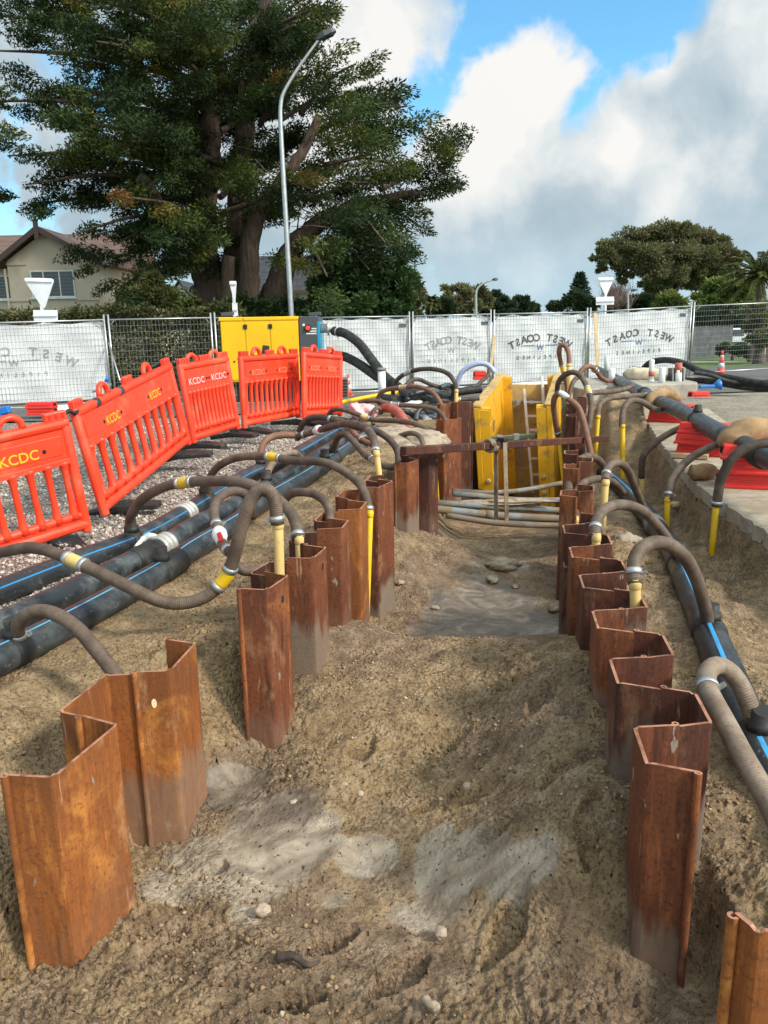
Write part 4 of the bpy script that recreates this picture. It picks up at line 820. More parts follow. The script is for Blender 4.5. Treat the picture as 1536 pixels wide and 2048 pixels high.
for nm, T, A_, L_, sd in (('left', TLf, al, LB, 1), ('right', TRf, ar, LR, -1)):
    mb = MB(); inn = ac*sd
    mb.obox(T+A_*L_/2+dnv*.70+inn*TH/2, A_*L_/2, inn*TH/2, dnv*.70); mb.obox(T+A_*L_/2+dnv*(1.405+.55)+inn*TH/2, A_*L_/2, inn*(TH/2-.006), dnv*.545)
    pl = mb.build('side_plate', M['box_yellow'], bx, bevel=.012)
    cap = MB(); cap.obox(T+A_*L_/2-dnv*.022+inn*TH/2, A_*(L_/2), inn*(TH/2+.03), dnv*.02); cap.build('top_rail', M['ply'], pl, bevel=.01)
    for e, f_ in ((.12, 1), (L_-.14, 1)):              # end columns: open channels with ribs and bolts
        c = T+A_*e+inn*(TH+.085); mb = MB()
        mb.obox(c+dnv*1.25-A_*.10, A_*.014, inn*.085, dnv*1.22); mb.obox(c+dnv*1.25+A_*.10, A_*.014, inn*.085, dnv*1.22); mb.obox(c+dnv*1.25-inn*.070, A_*.086, inn*.014, dnv*1.218)
        up_ = mb.build('column', M['box_yellow'], bx, bevel=.005)
        for h_ in (.02, .30, .62, 1.15, 1.36, 1.42, 1.62): q = MB(); q.obox(c+dnv*h_, A_*.085, inn*.082, dnv*.012); q.build('rib', M['box_yellow'], up_)
        for h_ in (1.24, 1.52):
            q = MB(); ctr = c+dnv*h_-A_*.115; q.tube([ctr-A_*.0, ctr-A_*.03, ctr-A_*.045], [.042, .042, .028], 10); q.build('bolt', M['timber'], up_)
    if sd == 1:
        fc = T+inn*(TH+.003)
        lettering(fc+A_*1.25+dnv*.62, A_*.92-dnv*.0, -dnv, .42, "Contain", 'text_grey', pl); lettering(fc+A_*1.55+dnv*.95, A_, -dnv, .22, "it", 'text_grey', pl)
for e, h_, w in ((.12, .53, .07), (LB-.14, .55, .07)):
    p0 = TLf+al*e+dnv*h_+ac*.24; p1 = TRf+ar*(e if e < 1 else LR-.14)+dnv*h_-ac*.24; mb = MB(); mb.bar(p0, p1, .09, .075); s_ = mb.build('spreader', M['box_green'], bx, bevel=.01)
    q = MB(); dd = (p1-p0)/np.linalg.norm(p1-p0); 
    for f_ in (.18, .52): q.obox(p0+(p1-p0)*f_, dd*.05, np.array([0, .055, 0]), np.array([0, 0, .048]))
    q.build('spreader_pin_plate', M['steel'], s_)
r0_ = TLr-al*.02; r1_ = TRr-ar*.02
mb = MB(); mb.obox((r0_+r1_)/2+dnv*1.10+al*.04, (r1_-r0_)/2*.9, al*.02, dnv*.90); mb.obox((r0_+r1_)/2+dnv*2.30+al*.02, (r1_-r0_)/2*.88, al*.05, dnv*.30); ep = mb.build('end_panel', M['ply'], bx, bevel=.006)
for k_ in range(6):
    q = MB(); cc = (r0_+r1_)/2+dnv*(1.05+.33*(k_//3))+ac*(-.45+.4*(k_ % 3))-al*.0+al*.018
    for j in range(3): q.tube([cc+ac*(.06*j)+al*.003, cc+ac*(.06*j)-al*.002], .012, 8)
    q.build('bolt_hole', dark_hole, ep)
# ladder
M['alu_bright'] = mat('ladder_aluminium', fn=worn((.66, .65, .61), (.45, .38, .29), 9, 0.5, 0.7, 0.2, 60, (.35, .6)), metal=0.2)
lad = thing('ladder', "dirty aluminium ladder standing inside the trench box", 'ladder', ay(1070, 985, 15.6))
L0, L1, R0, R1 = ay(1048, 778, 15.9), ay(1065, 985, 15.4), ay(1084, 752, 15.9), ay(1096, 985, 15.4)
for p, q in ((L0, L1), (R0, R1)): mb = MB(); mb.bar(p, q, .050, .060, up=(0, 1, 0)); mb.build('rail', M['alu_bright'], lad)
for yy in (804, 832, 860, 888, 917, 949, 972):
    f_ = lambda p, q, y0, y1: p+(q-p)*((yy-y0)/(y1-y0)); mb = MB(); mb.bar(f_(L0, L1, 778, 985), f_(R0, R1, 752, 985), .04, .045); mb.build('rung', M['alu_bright'], lad)
mb = MB(); mb.tube([ay(1005, 773, 17.6), ay(1112, 768, 18.0)], .075, 16); o = mb.build('pipe_length', M['white']); tag(o, "white pipe lying level behind the top of the trench box", 'pipe')
mb = MB(); mb.bar(ay(990, 672, 20.6), ay(979, 752, 19.0), .075, .045); o = mb.build('timber_prop', M['timber'], bevel=.004); tag(o, "pale timber prop leaning on the fence joint beside the blue hose arch", 'timber prop', 'timber props at the fence')
mb = MB(); mb.bar(ay(1190, 626, 22.3), ay(1196, 745, 21.4), .09, .045); o = mb.build('timber_prop', M['timber'], bevel=.004); tag(o, "pale timber prop standing upright against the right fence banner", 'timber prop', 'timber props at the fence')
# ================================================================ orange barriers
M['text_ghost'] = mat('rubbed_stencil_paint', (.85, .20, .10), 0.6)
def barrier(label, A, B, H_=.915, txt='text_yellow', tape=False, lean=0.0):
    A, B = np.array(A), np.array(B); x = B-A; L = np.linalg.norm(x); x /= L; M4 = frame(A, x, np.array([-lean, 0, 1.0])); z = M4[:3, 2]; y = M4[:3, 1]
    W_ = lambda u, v, w: M4[:3, :3]@np.array([u, v, w])+M4[:3, 3]
    root = thing('road_barrier', label, 'barrier', A+x*L/2, 'orange plastic barriers')
    mb = MB(); pw = .075
    for u in (pw/2, L-pw/2): mb.tube([W_(u, 0, .0), W_(u, 0, .012), W_(u, 0, H_-.02), W_(u, 0, H_)], [.03, .040, .040, .03], 10)
    for w_, r in ((.07, .045), (.15, .032)): mb.tube([W_(.03, 0, w_), W_(L-.03, 0, w_)], r, 10)
    mb.tube([W_(.02, 0, H_-.035), W_(L-.02, 0, H_-.035)], .042, 12)
    mb.box(.06, L-.06, -.018, .018, .60, H_-.05, M=M4); mb.box(.03, L-.03, -.030, .030, .575, .615, M=M4)
    mb.box(.10, L-.10, -.024, -.018, .655, H_-.115, M=M4)
    for u in np.linspace(.09, L-.09, 8)[1:-1]: mb.tube([W_(u-.06, 0, .11), W_(u, 0, .17), W_(u+.06, 0, .11)], .022, 8)
    mb.build('frame', M['orange'], root, bevel=.008)
    n = 11; us = np.linspace(.11, L-.11, n); ks_ = max(.8, .60*L/n/.135)
    for u in us:
        mb = MB(); mb.tube([W_(u, 0, q) for q in (.14, .18, .23, .30, .45, .52, .57, .60)], [q*ks_ for q in (.060, .044, .033, .030, .030, .033, .046, .06)], 10); mb.build('slat', M['orange'], root)
    for u in (.27*L, .72*L):
        mb = MB(); mb.tube([W_(u+.085*math.cos(a), 0, H_+.012+.078*math.sin(a)) for a in np.linspace(-.15, math.pi+.15, 14)], [.030]+[.026]*12+[.030], 8); mb.build('handle', M['orange'], root)
    for u in (.10, .50*L, L-.10):
        mb = MB(); mb.box(u-.085, u+.085, -.026, .026, H_-.02, H_+.065, M=M4); h = mb.build('hinge_block', M['orange'], root, bevel=.008)
        mb = MB(); [mb.box(u+d-.010, u+d+.010, -.029, .029, H_+.012, H_+.048, M=M4) for d in (-.05, 0, .05)]; mb.build('slot', M['red_paint'], h)
    for u in (.16*L, .86*L):
        mb = MB(); mb.ext([W_(u-.06, -.34, -.045), W_(u+.06, -.34, -.045), W_(u+.10, 0, .0), W_(u+.06, .34, -.045), W_(u-.06, .34, -.045), W_(u-.10, 0, .0)], -z*.05); mb.build('foot', M['black'], root, bevel=.012)
    for u in (.27*L, .72*L):
        T4 = np.eye(4); T4[:3, 0] = x; T4[:3, 1] = z; T4[:3, 2] = -y; T4[:3, 3] = W_(u, -.0262, .70)
        mb = MB(); mb.text("KCDC", .105, T4, bold=.001); mb.build('lettering', M[txt], root)
        for d in (-.19, .19): mb = MB(); mb.tube([W_(u+d, -.02, .71), W_(u+d, -.0285, .71)], .016, 10); mb.build('fixing_hole', dark_hole, root)
    if tape:
        for u in (.18*L, .40*L): mb = MB(); mb.tube([W_(u-.04, 0, H_-.035), W_(u+.04, 0, H_-.035)], .0445, 12); mb.build('tape_band', M['pipe_grey'], root)
    return root
barrier("orange barrier cut by the left edge, yellow letters, nearest the camera", ay(-250, 1203, 4.85), ay(183, 1060, 5.95), lean=-.07)
barrier("steeply sloping orange barrier with two yellow stencils and grey tape bands", ay(207, 1034, 6.25), ay(379, 888, 8.6), tape=True, lean=.14)
barrier("orange barrier with two white stencils, between the sloping one and the pump", ay(384, 888, 8.95), ay(479, 858, 9.8), txt='text_white', lean=.09)
barrier("orange barrier with almost rubbed-off stencils, in front of the yellow pump", ay(486, 858, 9.9), ay(599, 835, 11.2), txt='text_ghost')
barrier("farthest orange barrier, angled, in front of the pump's grey end", ay(606, 838, 10.7), ay(682, 832, 11.9), txt='text_ghost')
mb = MB(); mb.tube(spline([ay(122, 833, 6.0), ay(138, 822, 6.1), ay(150, 826, 6.15), ay(161, 815, 6.3)], 6), .018, 8); o = mb.build('bungee_strap', M['black']); tag(o, "black bungee tying the first two orange barriers together", 'strap')
mb = MB(); mb.tube(spline([ay(300, 735, 8.4), ay(322, 728, 8.5), ay(345, 728, 8.6)], 6), .022, 8); o = mb.build('bungee_strap', M['black']); tag(o, "black bungee on the joint of the second and third barriers", 'strap')
# ================================================================ red blocks and bags
def block(label, A, B, z0, h, group, wd=.30, parts=True):
    A, B = np.array(A[:2]), np.array(B[:2]); x = B-A; L = np.linalg.norm(x); x /= L; n = np.array([-x[1], x[0]]); n = n if n[1] > 0 else -n
    P = lambda u, v, w: np.array([*(A+x*u+n*v), z0+w])
    def ringz(i, w): return [P(i, i, w), P(L-i, i, w), P(L-i, wd-i, w), P(i, wd-i, w)]
    mb = MB(); lv = [(0, 0), (.0, h*.20), (.012, h*.24), (.026, h*.93), (.030, h)]; vs = []; fs = []
    for i, w in lv: vs += ringz(i, w)
    for k_ in range(len(lv)-1): fs += [(4*k_+j, 4*k_+(j+1) % 4, 4*k_+4+(j+1) % 4, 4*k_+4+j) for j in range(4)]
    fs += [(3, 2, 1, 0), tuple(4*(len(lv)-1)+j for j in range(4))]; mb.add(vs, fs)
    root = mb.build('plastic_block', M['red'], loc=P(L/2, wd/2, 0), bevel=.006); tag(root, label, 'block', group)
    if parts:
        for u0 in (.012, L-.012):
            q = MB(); s_ = -1 if u0 < .1 else 1; q.obox(P(u0+s_*.004, wd/2, h*.6), np.array([*x, 0])*.006, np.array([*n, 0])*.05, np.array([0, 0, h*.22])); q.build('end_socket', dark_hole, root)
        q = MB(); q.obox(P(L/2, .012, h*.55), np.array([*x, 0])*(L*.36), np.array([*n, 0])*.008, np.array([0, 0, h*.05])); q.build('moulded_rib', M['red'], root)
    return root
zs = .10; names = ["bottom", "middle", "top"]
for (pa, pb, nn, hh, lab) in ((( 1438, 977), (1590, 984), 3, .135, "nearest red stack at the right edge"), ((1347, 908), (1452, 917), 3, .125, "middle red stack under the grey header pipe"), ((1294, 843), (1374, 848), 2, .145, "farthest red stack beside the sand bank")):
    A, B = az(*pa, zs), az(*pb, zs)
    for k_ in range(nn):
        lay = names[k_] if nn == 3 else ("lower", "upper")[k_]; j = .02*math.sin(k_*2.3+pa[0])
        block(f"{lay} red plastic block of the {lab}", A+np.array([j, .02*math.cos(k_*4), 0]), B+np.array([j, .02*math.cos(k_*4), 0]), zs+.002+k_*(hh+.002), hh, 'red plastic blocks propping the header pipe')
a, b_ = az(1340, 914, .105), az(1414, 918, .105); mb = MB(); mb.bar(a+np.array([0, -.03, .03]), b_+np.array([0, -.03, .03]), .10, .05); o = mb.build('timber_plank', M['timber'], bevel=.004); tag(o, "pale timber offcut lying before the middle red stack", 'timber')
block("lower red block far left behind the barriers", ay(52, 831, 15.6), ay(107, 829, 15.6), ay(52, 831, 15.6)[2], .14, 'red blocks behind the barriers')
block("upper red block far left behind the barriers", ay(48, 818, 15.6), ay(105, 815, 15.6), ay(48, 818, 15.6)[2], .12, 'red blocks behind the barriers')
block("small red block by the blue nozzle at the right", ay(1385, 771, 17.0), ay(1424, 773, 17.0), 0.03, .16, None)
block("red block showing between hoses left of the box", ay(948, 760, 18.2), ay(974, 758, 18.2), ay(948, 760, 18.2)[2], .2, None)
mb = MB(); mb.bar(ay(1398, 774, 16.4), ay(1432, 772, 16.4), .10, .07); o = mb.build('hose_nozzle', M['blue'], bevel=.02); tag(o, "bright blue nozzle on the ground right of the concrete pad", 'nozzle'); mb = MB(); mb.tube([ay(1428, 772, 16.4), ay(1434, 770, 16.4), ay(1440, 769, 16.4)], [.05, .08, .12], 14); mb.build('cone', M['blue'], o)
def bag(label, pts, r, name='sandbag', seed=1, material='hessian', group='hessian bags', flat=.8):
    P = spline([np.array(p) for p in pts], 12); m = len(P); rs = np.array([r*max(.25, min(1, (1-abs(2*i/(m-1)-1)**5)))*(1+.05*math.sin(i*.45+seed)) for i in range(m)])
    mb = MB(); mb.tube(P, rs, 18)
    vs = []; 
    for i, v in enumerate(mb.v): c = P[i//18]; d = np.array(v)-c; k_ = 1+.22*vn(np.array([v[0]*7+seed]), np.array([v[1]*7+v[2]*8]))[0]+.05*vn(np.array([v[0]*28]), np.array([v[2]*30+seed]))[0]; vs.append(tuple(c+d*np.array([1, 1, flat])*k_))
    mb.v = vs; o = mb.build(name, M[material], loc=P[m//2]-np.array([0, 0, r])); tag(o, label, 'sandbag', group)
    q = MB(); t = P[-1]-P[-3]; t /= np.linalg.norm(t)
    q.tube([P[-1]-t*.01, P[-1]+t*.02, P[-1]+t*.06], [r*.20, r*.13, r*.22], 8); q.build('tied_end', M[material], o); return o
M['fleece'] = mat('dirty_white_fleece', fn=worn((.62, .54, .40), (.42, .33, .20), 6, .42, .66, 1.0, 30, (.85, .98)))
bag("tan sausage bag slung over the header pipe by the farthest red stack", [ay(1296, 816, 11.8), ay(1305, 796, 11.9), ay(1328, 786, 12.0), ay(1348, 793, 12.1), ay(1360, 806, 12.3)], .105)
bag("fat hessian bag draped over the header pipe at the right edge", [ay(1462, 908, 7.35), ay(1472, 882, 7.38), ay(1500, 866, 7.4), ay(1540, 868, 7.4), ay(1580, 890, 7.4)], .175, seed=4)
bag("brown hessian bag lying on the pavement by the kerb edge", [az(1376, 946, .17), az(1400, 944, .18), az(1436, 942, .18)], .105, seed=7)
bag("long fluffy pale roll lying on the concrete pad", [ay(1246, 748, 19.3), ay(1280, 750, 19.1), ay(1344, 755, 18.8)], .20, name='filter_roll', seed=9, flat=.9, group=None, material='fleece')
# concrete pad with risers and cabinet
p = [ay(1165, 790, 14.6), ay(1388, 783, 14.9)]; zt = .34
mb = MB(); pr = [(4.3, 16.0), (5.0, 17.2), (6.2, 17.45), (7.15, 17.6), (7.3, 18.0), (7.5, 20.2), (5.0, 20.2), (4.2, 17.6)]
mb.prism(pr, -.06, zt); o = mb.build('concrete_pad', M['concrete'], loc=(5.2, 15.6, 0), bevel=.03); tag(o, "broad grey concrete pad with white riser tubes on it", 'concrete pad')
def riser(label, top, bot, Y, orange=None, r=.055):
    a, b_ = ay(*top, Y), ay(*bot, Y); mb = MB(); mb.tube([a, a+(b_-a)*.03, b_], [r*.8, r, r], 14); o = mb.build('riser_tube', M['white'], loc=b_); tag(o, label, 'riser tube', 'white riser tubes on the concrete pad')
    q = MB(); q.tube([b_+(a-b_)*.02, b_+(a-b_)*.10], r*1.2, 14); q.build('socket', M['white'], o)
    if orange: q = MB(); q.tube([b_+(a-b_)*orange[0], b_+(a-b_)*orange[1]], r*1.08, 14); q.build('rusty_sleeve', M['hose_r'] if False else M['red_pipe'], o)
riser("white riser tube with rusty foot, left end of the pad", (1224, 737), (1223, 770), 17.6, (.02, .35), r=.07)
riser("tall thin white riser tube behind the left end of the pad", (1214, 712), (1213, 744), 20.2, r=.06)
riser("white riser tube rising from a rusty sleeve by the fluffy roll", (1304, 719), (1302, 764), 18.4, (.25, .48), r=.06)
riser("plain white riser tube in the middle of the pad", (1325, 735), (1323, 771), 17.9, r=.075)
cb = thing('pump_cabinet', "grey corner cabinet with white tube and rusty top on the pad", 'cabinet', ay(1356, 766, 18.4))
a, b_ = ay(1343, 769, 18.4), ay(1369, 769, 18.4); zt2 = ay(1343, 737, 18.4)[2]
mb = MB(); mb.box(a[0], b_[0], 18.42, 18.7, a[2], zt2); mb.build('housing', M['pipe_grey'], cb, bevel=.01)
mb = MB(); mb.tube([ay(1357, 769, 18.33), ay(1357, 740, 18.33)], .075, 14); mb.build('tube', M['white'], cb); mb = MB(); mb.tube([ay(1357, 745, 18.34), ay(1357, 726, 18.34)], .085, 14); mb.build('rusty_cap', M['red_pipe'], cb)
for e, px in ((0, 1346), (1, 1368)): mb = MB(); q0, q1 = ay(px, 769, 18.38), ay(px, 735, 18.38); mb.bar(q0, q1, .035, .035, up=(0, 1, 0)); mb.build('corner_post', M['steel'], cb)
def cone(label, base, top, Y):
    b_ = ay(*base, Y); t = ay(*top, Y); h = t[2]-b_[2]; root = thing('traffic_cone', label, 'cone', b_, 'traffic cones')
    r = lambda f: h*(.17*(1-f)+.035*f)
    mb = MB(); mb.obox(b_+np.array([0, 0, h*.025]), np.array([h*.25, 0, 0]), np.array([0, h*.25, 0]), np.array([0, 0, h*.025])); mb.build('base', M['orange'], root, bevel=.01)
    for f0, f1, m_ in ((.05, .30, 'orange'), (.30, .52, 'white'), (.52, .70, 'orange'), (.70, .82, 'white'), (.82, 1.0, 'orange')):
        mb = MB(); mb.tube([b_+np.array([0, 0, h*f0]), b_+np.array([0, 0, h*f1])], [r(f0), r(f1)], 20); mb.build('sleeve' if m_ == 'orange' else 'reflective_band', M[m_], root)
cone("orange and white cone on the road beyond the right end of the fence", (1441, 752), (1441, 701), 26.0)
cone("orange cone half hidden at the last orange barrier's edge", (697, 792), (697, 748), 20.0)
cone("orange cone seen faintly through the left banner", (106, 799), (104, 740), 21.5)
cone("orange cone behind the third banner from the right, on its left", (1022, 737), (1022, 690), 27)
cone("orange cone behind the third banner from the right, at its centre", (1069, 770), (1068, 706), 24.6)
cone("orange cone behind the last banner, left of its middle", (1254, 738), (1254, 703), 28)
# ================================================================ pump set
Yg = 18.2; gl, gr_, gk = ay(443, 700, Yg)[0], ay(600, 700, Yg)[0], ay(640, 700, Yg)[0]; zt = ay(540, 633, Yg)[2]; zb = 0.50; dp = 1.15
pm = thing('pump_set', "yellow canopied pump set with charcoal control end", 'pump', ((gl+gk)/2, Yg+dp/2, 0))
mb = MB(); mb.box(gl, gr_-.012, Yg, Yg+dp, zb, zt-.06); can = mb.build('canopy', M['gen_yellow'], pm, bevel=.03)
mb = MB(); mb.box(gl-.02, gl+.52, Yg-.025, Yg+dp+.02, zt-.085, zt); mb.box(gl+.54, gr_-.01, Yg-.025, Yg+dp+.02, zt-.085, zt-.004); mb.build('roof', M['gen_yellow'], pm, bevel=.015)
xs = [gl+.02, gl+.555, gl+.585, gl+1.13, gl+1.16, gr_-.03]
for i in range(3):
    mb = MB(); mb.box(xs[2*i], xs[2*i+1], Yg-.018, Yg+.01, zb+.06, zt-.11); d = mb.build('door', M['gen_yellow'], pm, bevel=.006)
    if i == 1: q = MB(); q.ext([(xs[3]-.20, Yg-.022, 1.14), (xs[3]-.02, Yg-.022, 1.16), (xs[3]-.02, Yg-.022, 1.32), (xs[3]-.16, Yg-.022, 1.34)], (0, -.012, 0)); q.build('latch', M['black'], d)
    if i: q = MB(); q.box(xs[2*i]-.05, xs[2*i]+.04, Yg-.034, Yg-.018, zt-.27, zt-.17); q.box(xs[2*i]-.01, xs[2*i]+.0, Yg-.037, Yg-.034, zt-.27, zt-.17); q.build('hinge', M['black'], d)
    q = MB(); q.tube([((xs[2*i]+xs[2*i+1])/2, Yg-.018, zt-1.0), ((xs[2*i]+xs[2*i+1])/2, Yg-.03, zt-1.0)], .02, 10); q.build('lock', M['black'], d)
mb = MB(); mb.box(gr_, gk, Yg-.01, Yg+dp, zb, zt-.01); cp = mb.build('control_end', M['gen_grey'], pm, bevel=.015)
mb = MB(); mb.tube([(gr_+.20, Yg-.012, 1.70), (gr_+.20, Yg-.03, 1.70)], .085, 18); e_ = mb.build('stop_ring', M['black'], cp); mb = MB(); mb.tube([(gr_+.20, Yg-.03, 1.70), (gr_+.20, Yg-.06, 1.70), (gr_+.20, Yg-.07, 1.70)], [.055, .055, .04], 16); mb.build('stop_button', M['orange'], e_)
mb = MB()
for k_ in range(3): mb.box(gr_+.16+.0*k_, gr_+.40, Yg-.015, Yg-.0105, zt-.30-.055*k_, zt-.272-.055*k_)
mb.build('printed_lines', M['white'], cp); mb = MB(); mb.tube([(gr_+.11, Yg-.0105, zt-.20), (gr_+.11, Yg-.016, zt-.20)], .03, 12); mb.build('indicator', M['white'], cp)
mb = MB(); mb.box(gk-.05, gk+.02, Yg-.016, Yg+dp+.01, zb, zt-.13); mb.build('corner_panel', M['gen_blue'], pm, bevel=.01)
mb = MB(); mb.box(gl+.25, gk-.25, Yg+.3, Yg+dp-.3, 0.0, zb-.002); mb.build('skid', M['black'], pm)
for nm, px, py in (('a', 650, 657), ('b', 650, 707)):
    c = ay(px, py, Yg+.1); mb = MB(); mb.tube([c-np.array([.10, 0, 0]), c+np.array([.05, 0, 0]), c+np.array([.055, 0, 0]), c+np.array([.095, 0, 0]), c+np.array([.1, 0, 0]), c+np.array([.22, 0, -.03])], [.10, .10, .16, .16, .09, .09], 16); mb.build('outlet_flange', M['alu'], pm)
for px in (455, 630): c = ay(px, 628, Yg+.4); mb = MB(); mb.obox(c, np.array([.14, 0, .01]), np.array([0, .10, 0]), np.array([0, 0, .04])); mb.build('roof_lamp', M['gen_grey'], pm, bevel=.01)
# small grey box beside
a = ay(680, 792, 18.6); mb = MB(); mb.box(a[0], a[0]+.20, 18.6, 18.9, 0.0, .55); o = mb.build('control_box', M['conduit'], bevel=.01); tag(o, "small grey louvred box between the last barrier and the cone", 'control box')
q = MB(); [q.box(a[0]+.02, a[0]+.18, 18.59, 18.602, .1+.07*k_, .14+.07*k_) for k_ in range(6)]; q.build('louvre', M['black'], o)

# ================================================================ temporary fence and its banners
FP = [(-190, 648, 18.3), (212, 637, 19.5), (425, 633, 20.3), (628, 633, 21.0), (822, 630, 21.7), (985, 626, 22.3), (1178, 622, 23.0), (1386, 610, 23.8), (1600, 601, 24.6)]
flab = ["mesh fence panel at the left edge", "bare mesh fence panel before the hedge, left of the yellow pump", "mesh fence panel mostly hidden behind the yellow pump", "mesh fence panel between the pump and the lamp side of the drain riser", "mesh fence panel behind the pale blue hose arch", "mesh fence panel behind the trench box's top", "mesh fence panel carrying the clearest banner by the concrete pad", "bare mesh fence panel before the lawn and van"]
M['wire'] = mat('galvanised_wire', (.20, .21, .21), 0.5, 0.4)
def banner_fn(g, b, tc):
    gm = N('ShaderNodeNewGeometry', g.t); P = gm.outputs['Position']
    n = g.noise(g.mapping(P, (1, 1, .6)), 1.3, 4, 0.6); c = g.ramp(n, [(0.3, (.80, .805, .81)), (0.7, (.90, .90, .90))]); g.L(c, b.inputs['Base Color']); b.inputs['Roughness'].default_value = 0.75
    tr = N('ShaderNodeBsdfTransparent', g.t); ad = N('ShaderNodeMixShader', g.t); tl_ = N('ShaderNodeBsdfTranslucent', g.t); tl_.inputs[0].default_value = (.85, .86, .87, 1); m2 = N('ShaderNodeMixShader', g.t)
    m2.inputs[0].default_value = .22; g.L(b.outputs[0], m2.inputs[1]); g.L(tl_.outputs[0], m2.inputs[2])
    ad.inputs[0].default_value = .07; g.L(m2.outputs[0], ad.inputs[1]); g.L(tr.outputs[0], ad.inputs[2])
    o = [q for q in g.t.nodes if q.type == 'OUTPUT_MATERIAL'][0]; g.L(ad.outputs[0], o.inputs[0])
M['banner'] = mat('white_shade_cloth', fn=banner_fn)
blab = {0: ("white banner with grey arched lettering, creased, left of the hedge", 'text_faint', .9), 3: ("white banner with very faint lettering, right beside the pump", None, 0), 4: ("white banner with faint lettering behind the pale blue hose arch", 'text_faint', .8), 5: ("white banner with grey arched lettering behind the trench box", 'text_grey', 1.0), 6: ("white banner with the sharpest arched lettering, at the concrete pad", 'text_grey', 1.0), 2: ("white banner end peeping out beside the pump's blue corner", None, 0)}
for i in range(len(FP)-1):
    A, B = ay(*FP[i]), ay(*FP[i+1]); A = A.copy(); B = B.copy(); FH = 2.08
    za, zb_ = A[2]-FH, B[2]-FH; d = B-A; d[2] = 0; L = np.linalg.norm(d); d /= L; nrm = np.array([-d[1], d[0], 0])
    A2 = A+d*.05; B2 = B-d*.05
    root = thing('mesh_fence', flab[i], 'fence', (A2+B2)/2-np.array([0, 0, FH]), 'temporary mesh fence panels')
    Pt = lambda u, v: A2+(B2-A2)*u-np.array([0, 0, 1])*(FH*(1-v))
    for u in (0, 1): mb = MB(); mb.tube([Pt(u, -.03), Pt(u, 1.045)], .024, 10); mb.build('post', M['steel'], root)
    [MB().tube([Pt(0, v), Pt(1, v)], .019, 8).build('rail', M['steel'], root) for v in (.985, .03)]
    mb = MB()
    for u in np.linspace(0, 1, int(L/.085))[1:-1]: mb.tube([Pt(u, .03), Pt(u, .985)], .0038, 4, caps=False)
    for v in np.linspace(.03, .985, 14)[1:-1]: mb.tube([Pt(0, v), Pt(1, v)], .0042, 4, caps=False)
    for s_ in (0, 1):
        u0, u1 = (.0, .06) if s_ == 0 else (1.0, .94); mb.tube([Pt(u0, .90), Pt(u1, .985)], .012, 6)
    mb.build('wire_mesh', M['wire'], root)
    mb = MB(); mb.obox(Pt(0, -.045)+np.array([0, 0, .0]), d*.12, nrm*.30, np.array([0, 0, .06])); mb.build('foot_block', M['concrete'], root, bevel=.02)
    if i in blab:
        lab, tm, op = blab[i]; nu, nv_ = 40, 22; ph = i*3.7
        def wr(u, v): return .05+.020*math.sin(u*9+ph+v*3)*(.4+v*(1-v)*2)+.013*math.sin(u*23+v*11+ph)+.018*math.sin((u-v)*14+ph)*(u*(1-u)*4)
        u0, u1 = (.0, 1.0) if i != 2 else (.55, 1.0)
        def Bp(u, v, off=0.0): return Pt(u0+(u1-u0)*u, .065+.895*v-.012*math.sin(u*25+ph)*(v > .99))+nrm*(wr(u, v)-off)
        vs = [Bp(a_/nu, c_/nv_) for c_ in range(nv_+1) for a_ in range(nu+1)]; fs = [(c_*(nu+1)+a_, c_*(nu+1)+a_+1, (c_+1)*(nu+1)+a_+1, (c_+1)*(nu+1)+a_) for c_ in range(nv_) for a_ in range(nu)]
        mb = MB(); mb.add(vs, fs, 0, None, True); ban = mb.build('shade_banner', M['banner'], loc=(A2+B2)/2-np.array([0, 0, FH])); tag(ban, lab, 'banner', 'white shade banners on the fence')
        q = MB(); e0 = Bp(.04, .05, .012); q.obox(e0 if i in (0,) else Bp(.93, .90, .012), d*.10, nrm*.002, np.array([0, 0, .045])); q.build('maker_tag', M['text_grey'], ban)
        if tm:
            def put(mb_):                               # lay flat lettering onto the cloth (print shows mirrored from this side)
                mb_.v = [tuple(Bp(.5-x_/L, .5+y_/(FH*.895), .006)) for (x_, y_, z_) in mb_.v]; return mb_
            mb = MB(); s_ = "WEST COAST"; Rr = 2.1*L/3; wd = L*.62
            for k_, ch in enumerate(s_):
                if ch == ' ': continue
                a_ = (k_/(len(s_)-1)-.5)*wd/Rr; T4 = np.eye(4); T4[:3, 0] = (math.cos(a_), -math.sin(a_), 0); T4[:3, 1] = (math.sin(a_), math.cos(a_), 0); T4[:3, 3] = (Rr*math.sin(a_), .30-Rr*(1-math.cos(a_)), 0); mb.text(ch, .29, T4, bold=.010)
            put(mb).build('lettering', M[tm], ban)
            mb = MB(); T4 = np.eye(4); T4[:3, 3] = (0, .02, 0); mb.text("W", .22, T4, bold=.005)
            for sg in (-1, 1): 
                xs_ = [sg*.17, sg*.60]; mb.add([(min(xs_), .075, 0), (max(xs_), .075, 0), (max(xs_), .098, 0), (min(xs_), .098, 0)], [(0, 1, 2, 3)])
            put(mb).build('emblem', M['text_blue'] if tm == 'text_grey' else M[tm], ban)
            mb = MB()
            for k_, ch in enumerate("PIPELINES"): T4 = np.eye(4); T4[:3, 3] = ((k_-4)*.175, -.25, 0); mb.text(ch, .15, T4, bold=.003)
            put(mb).build('lettering', M[tm], ban)
    ORG  # noqa
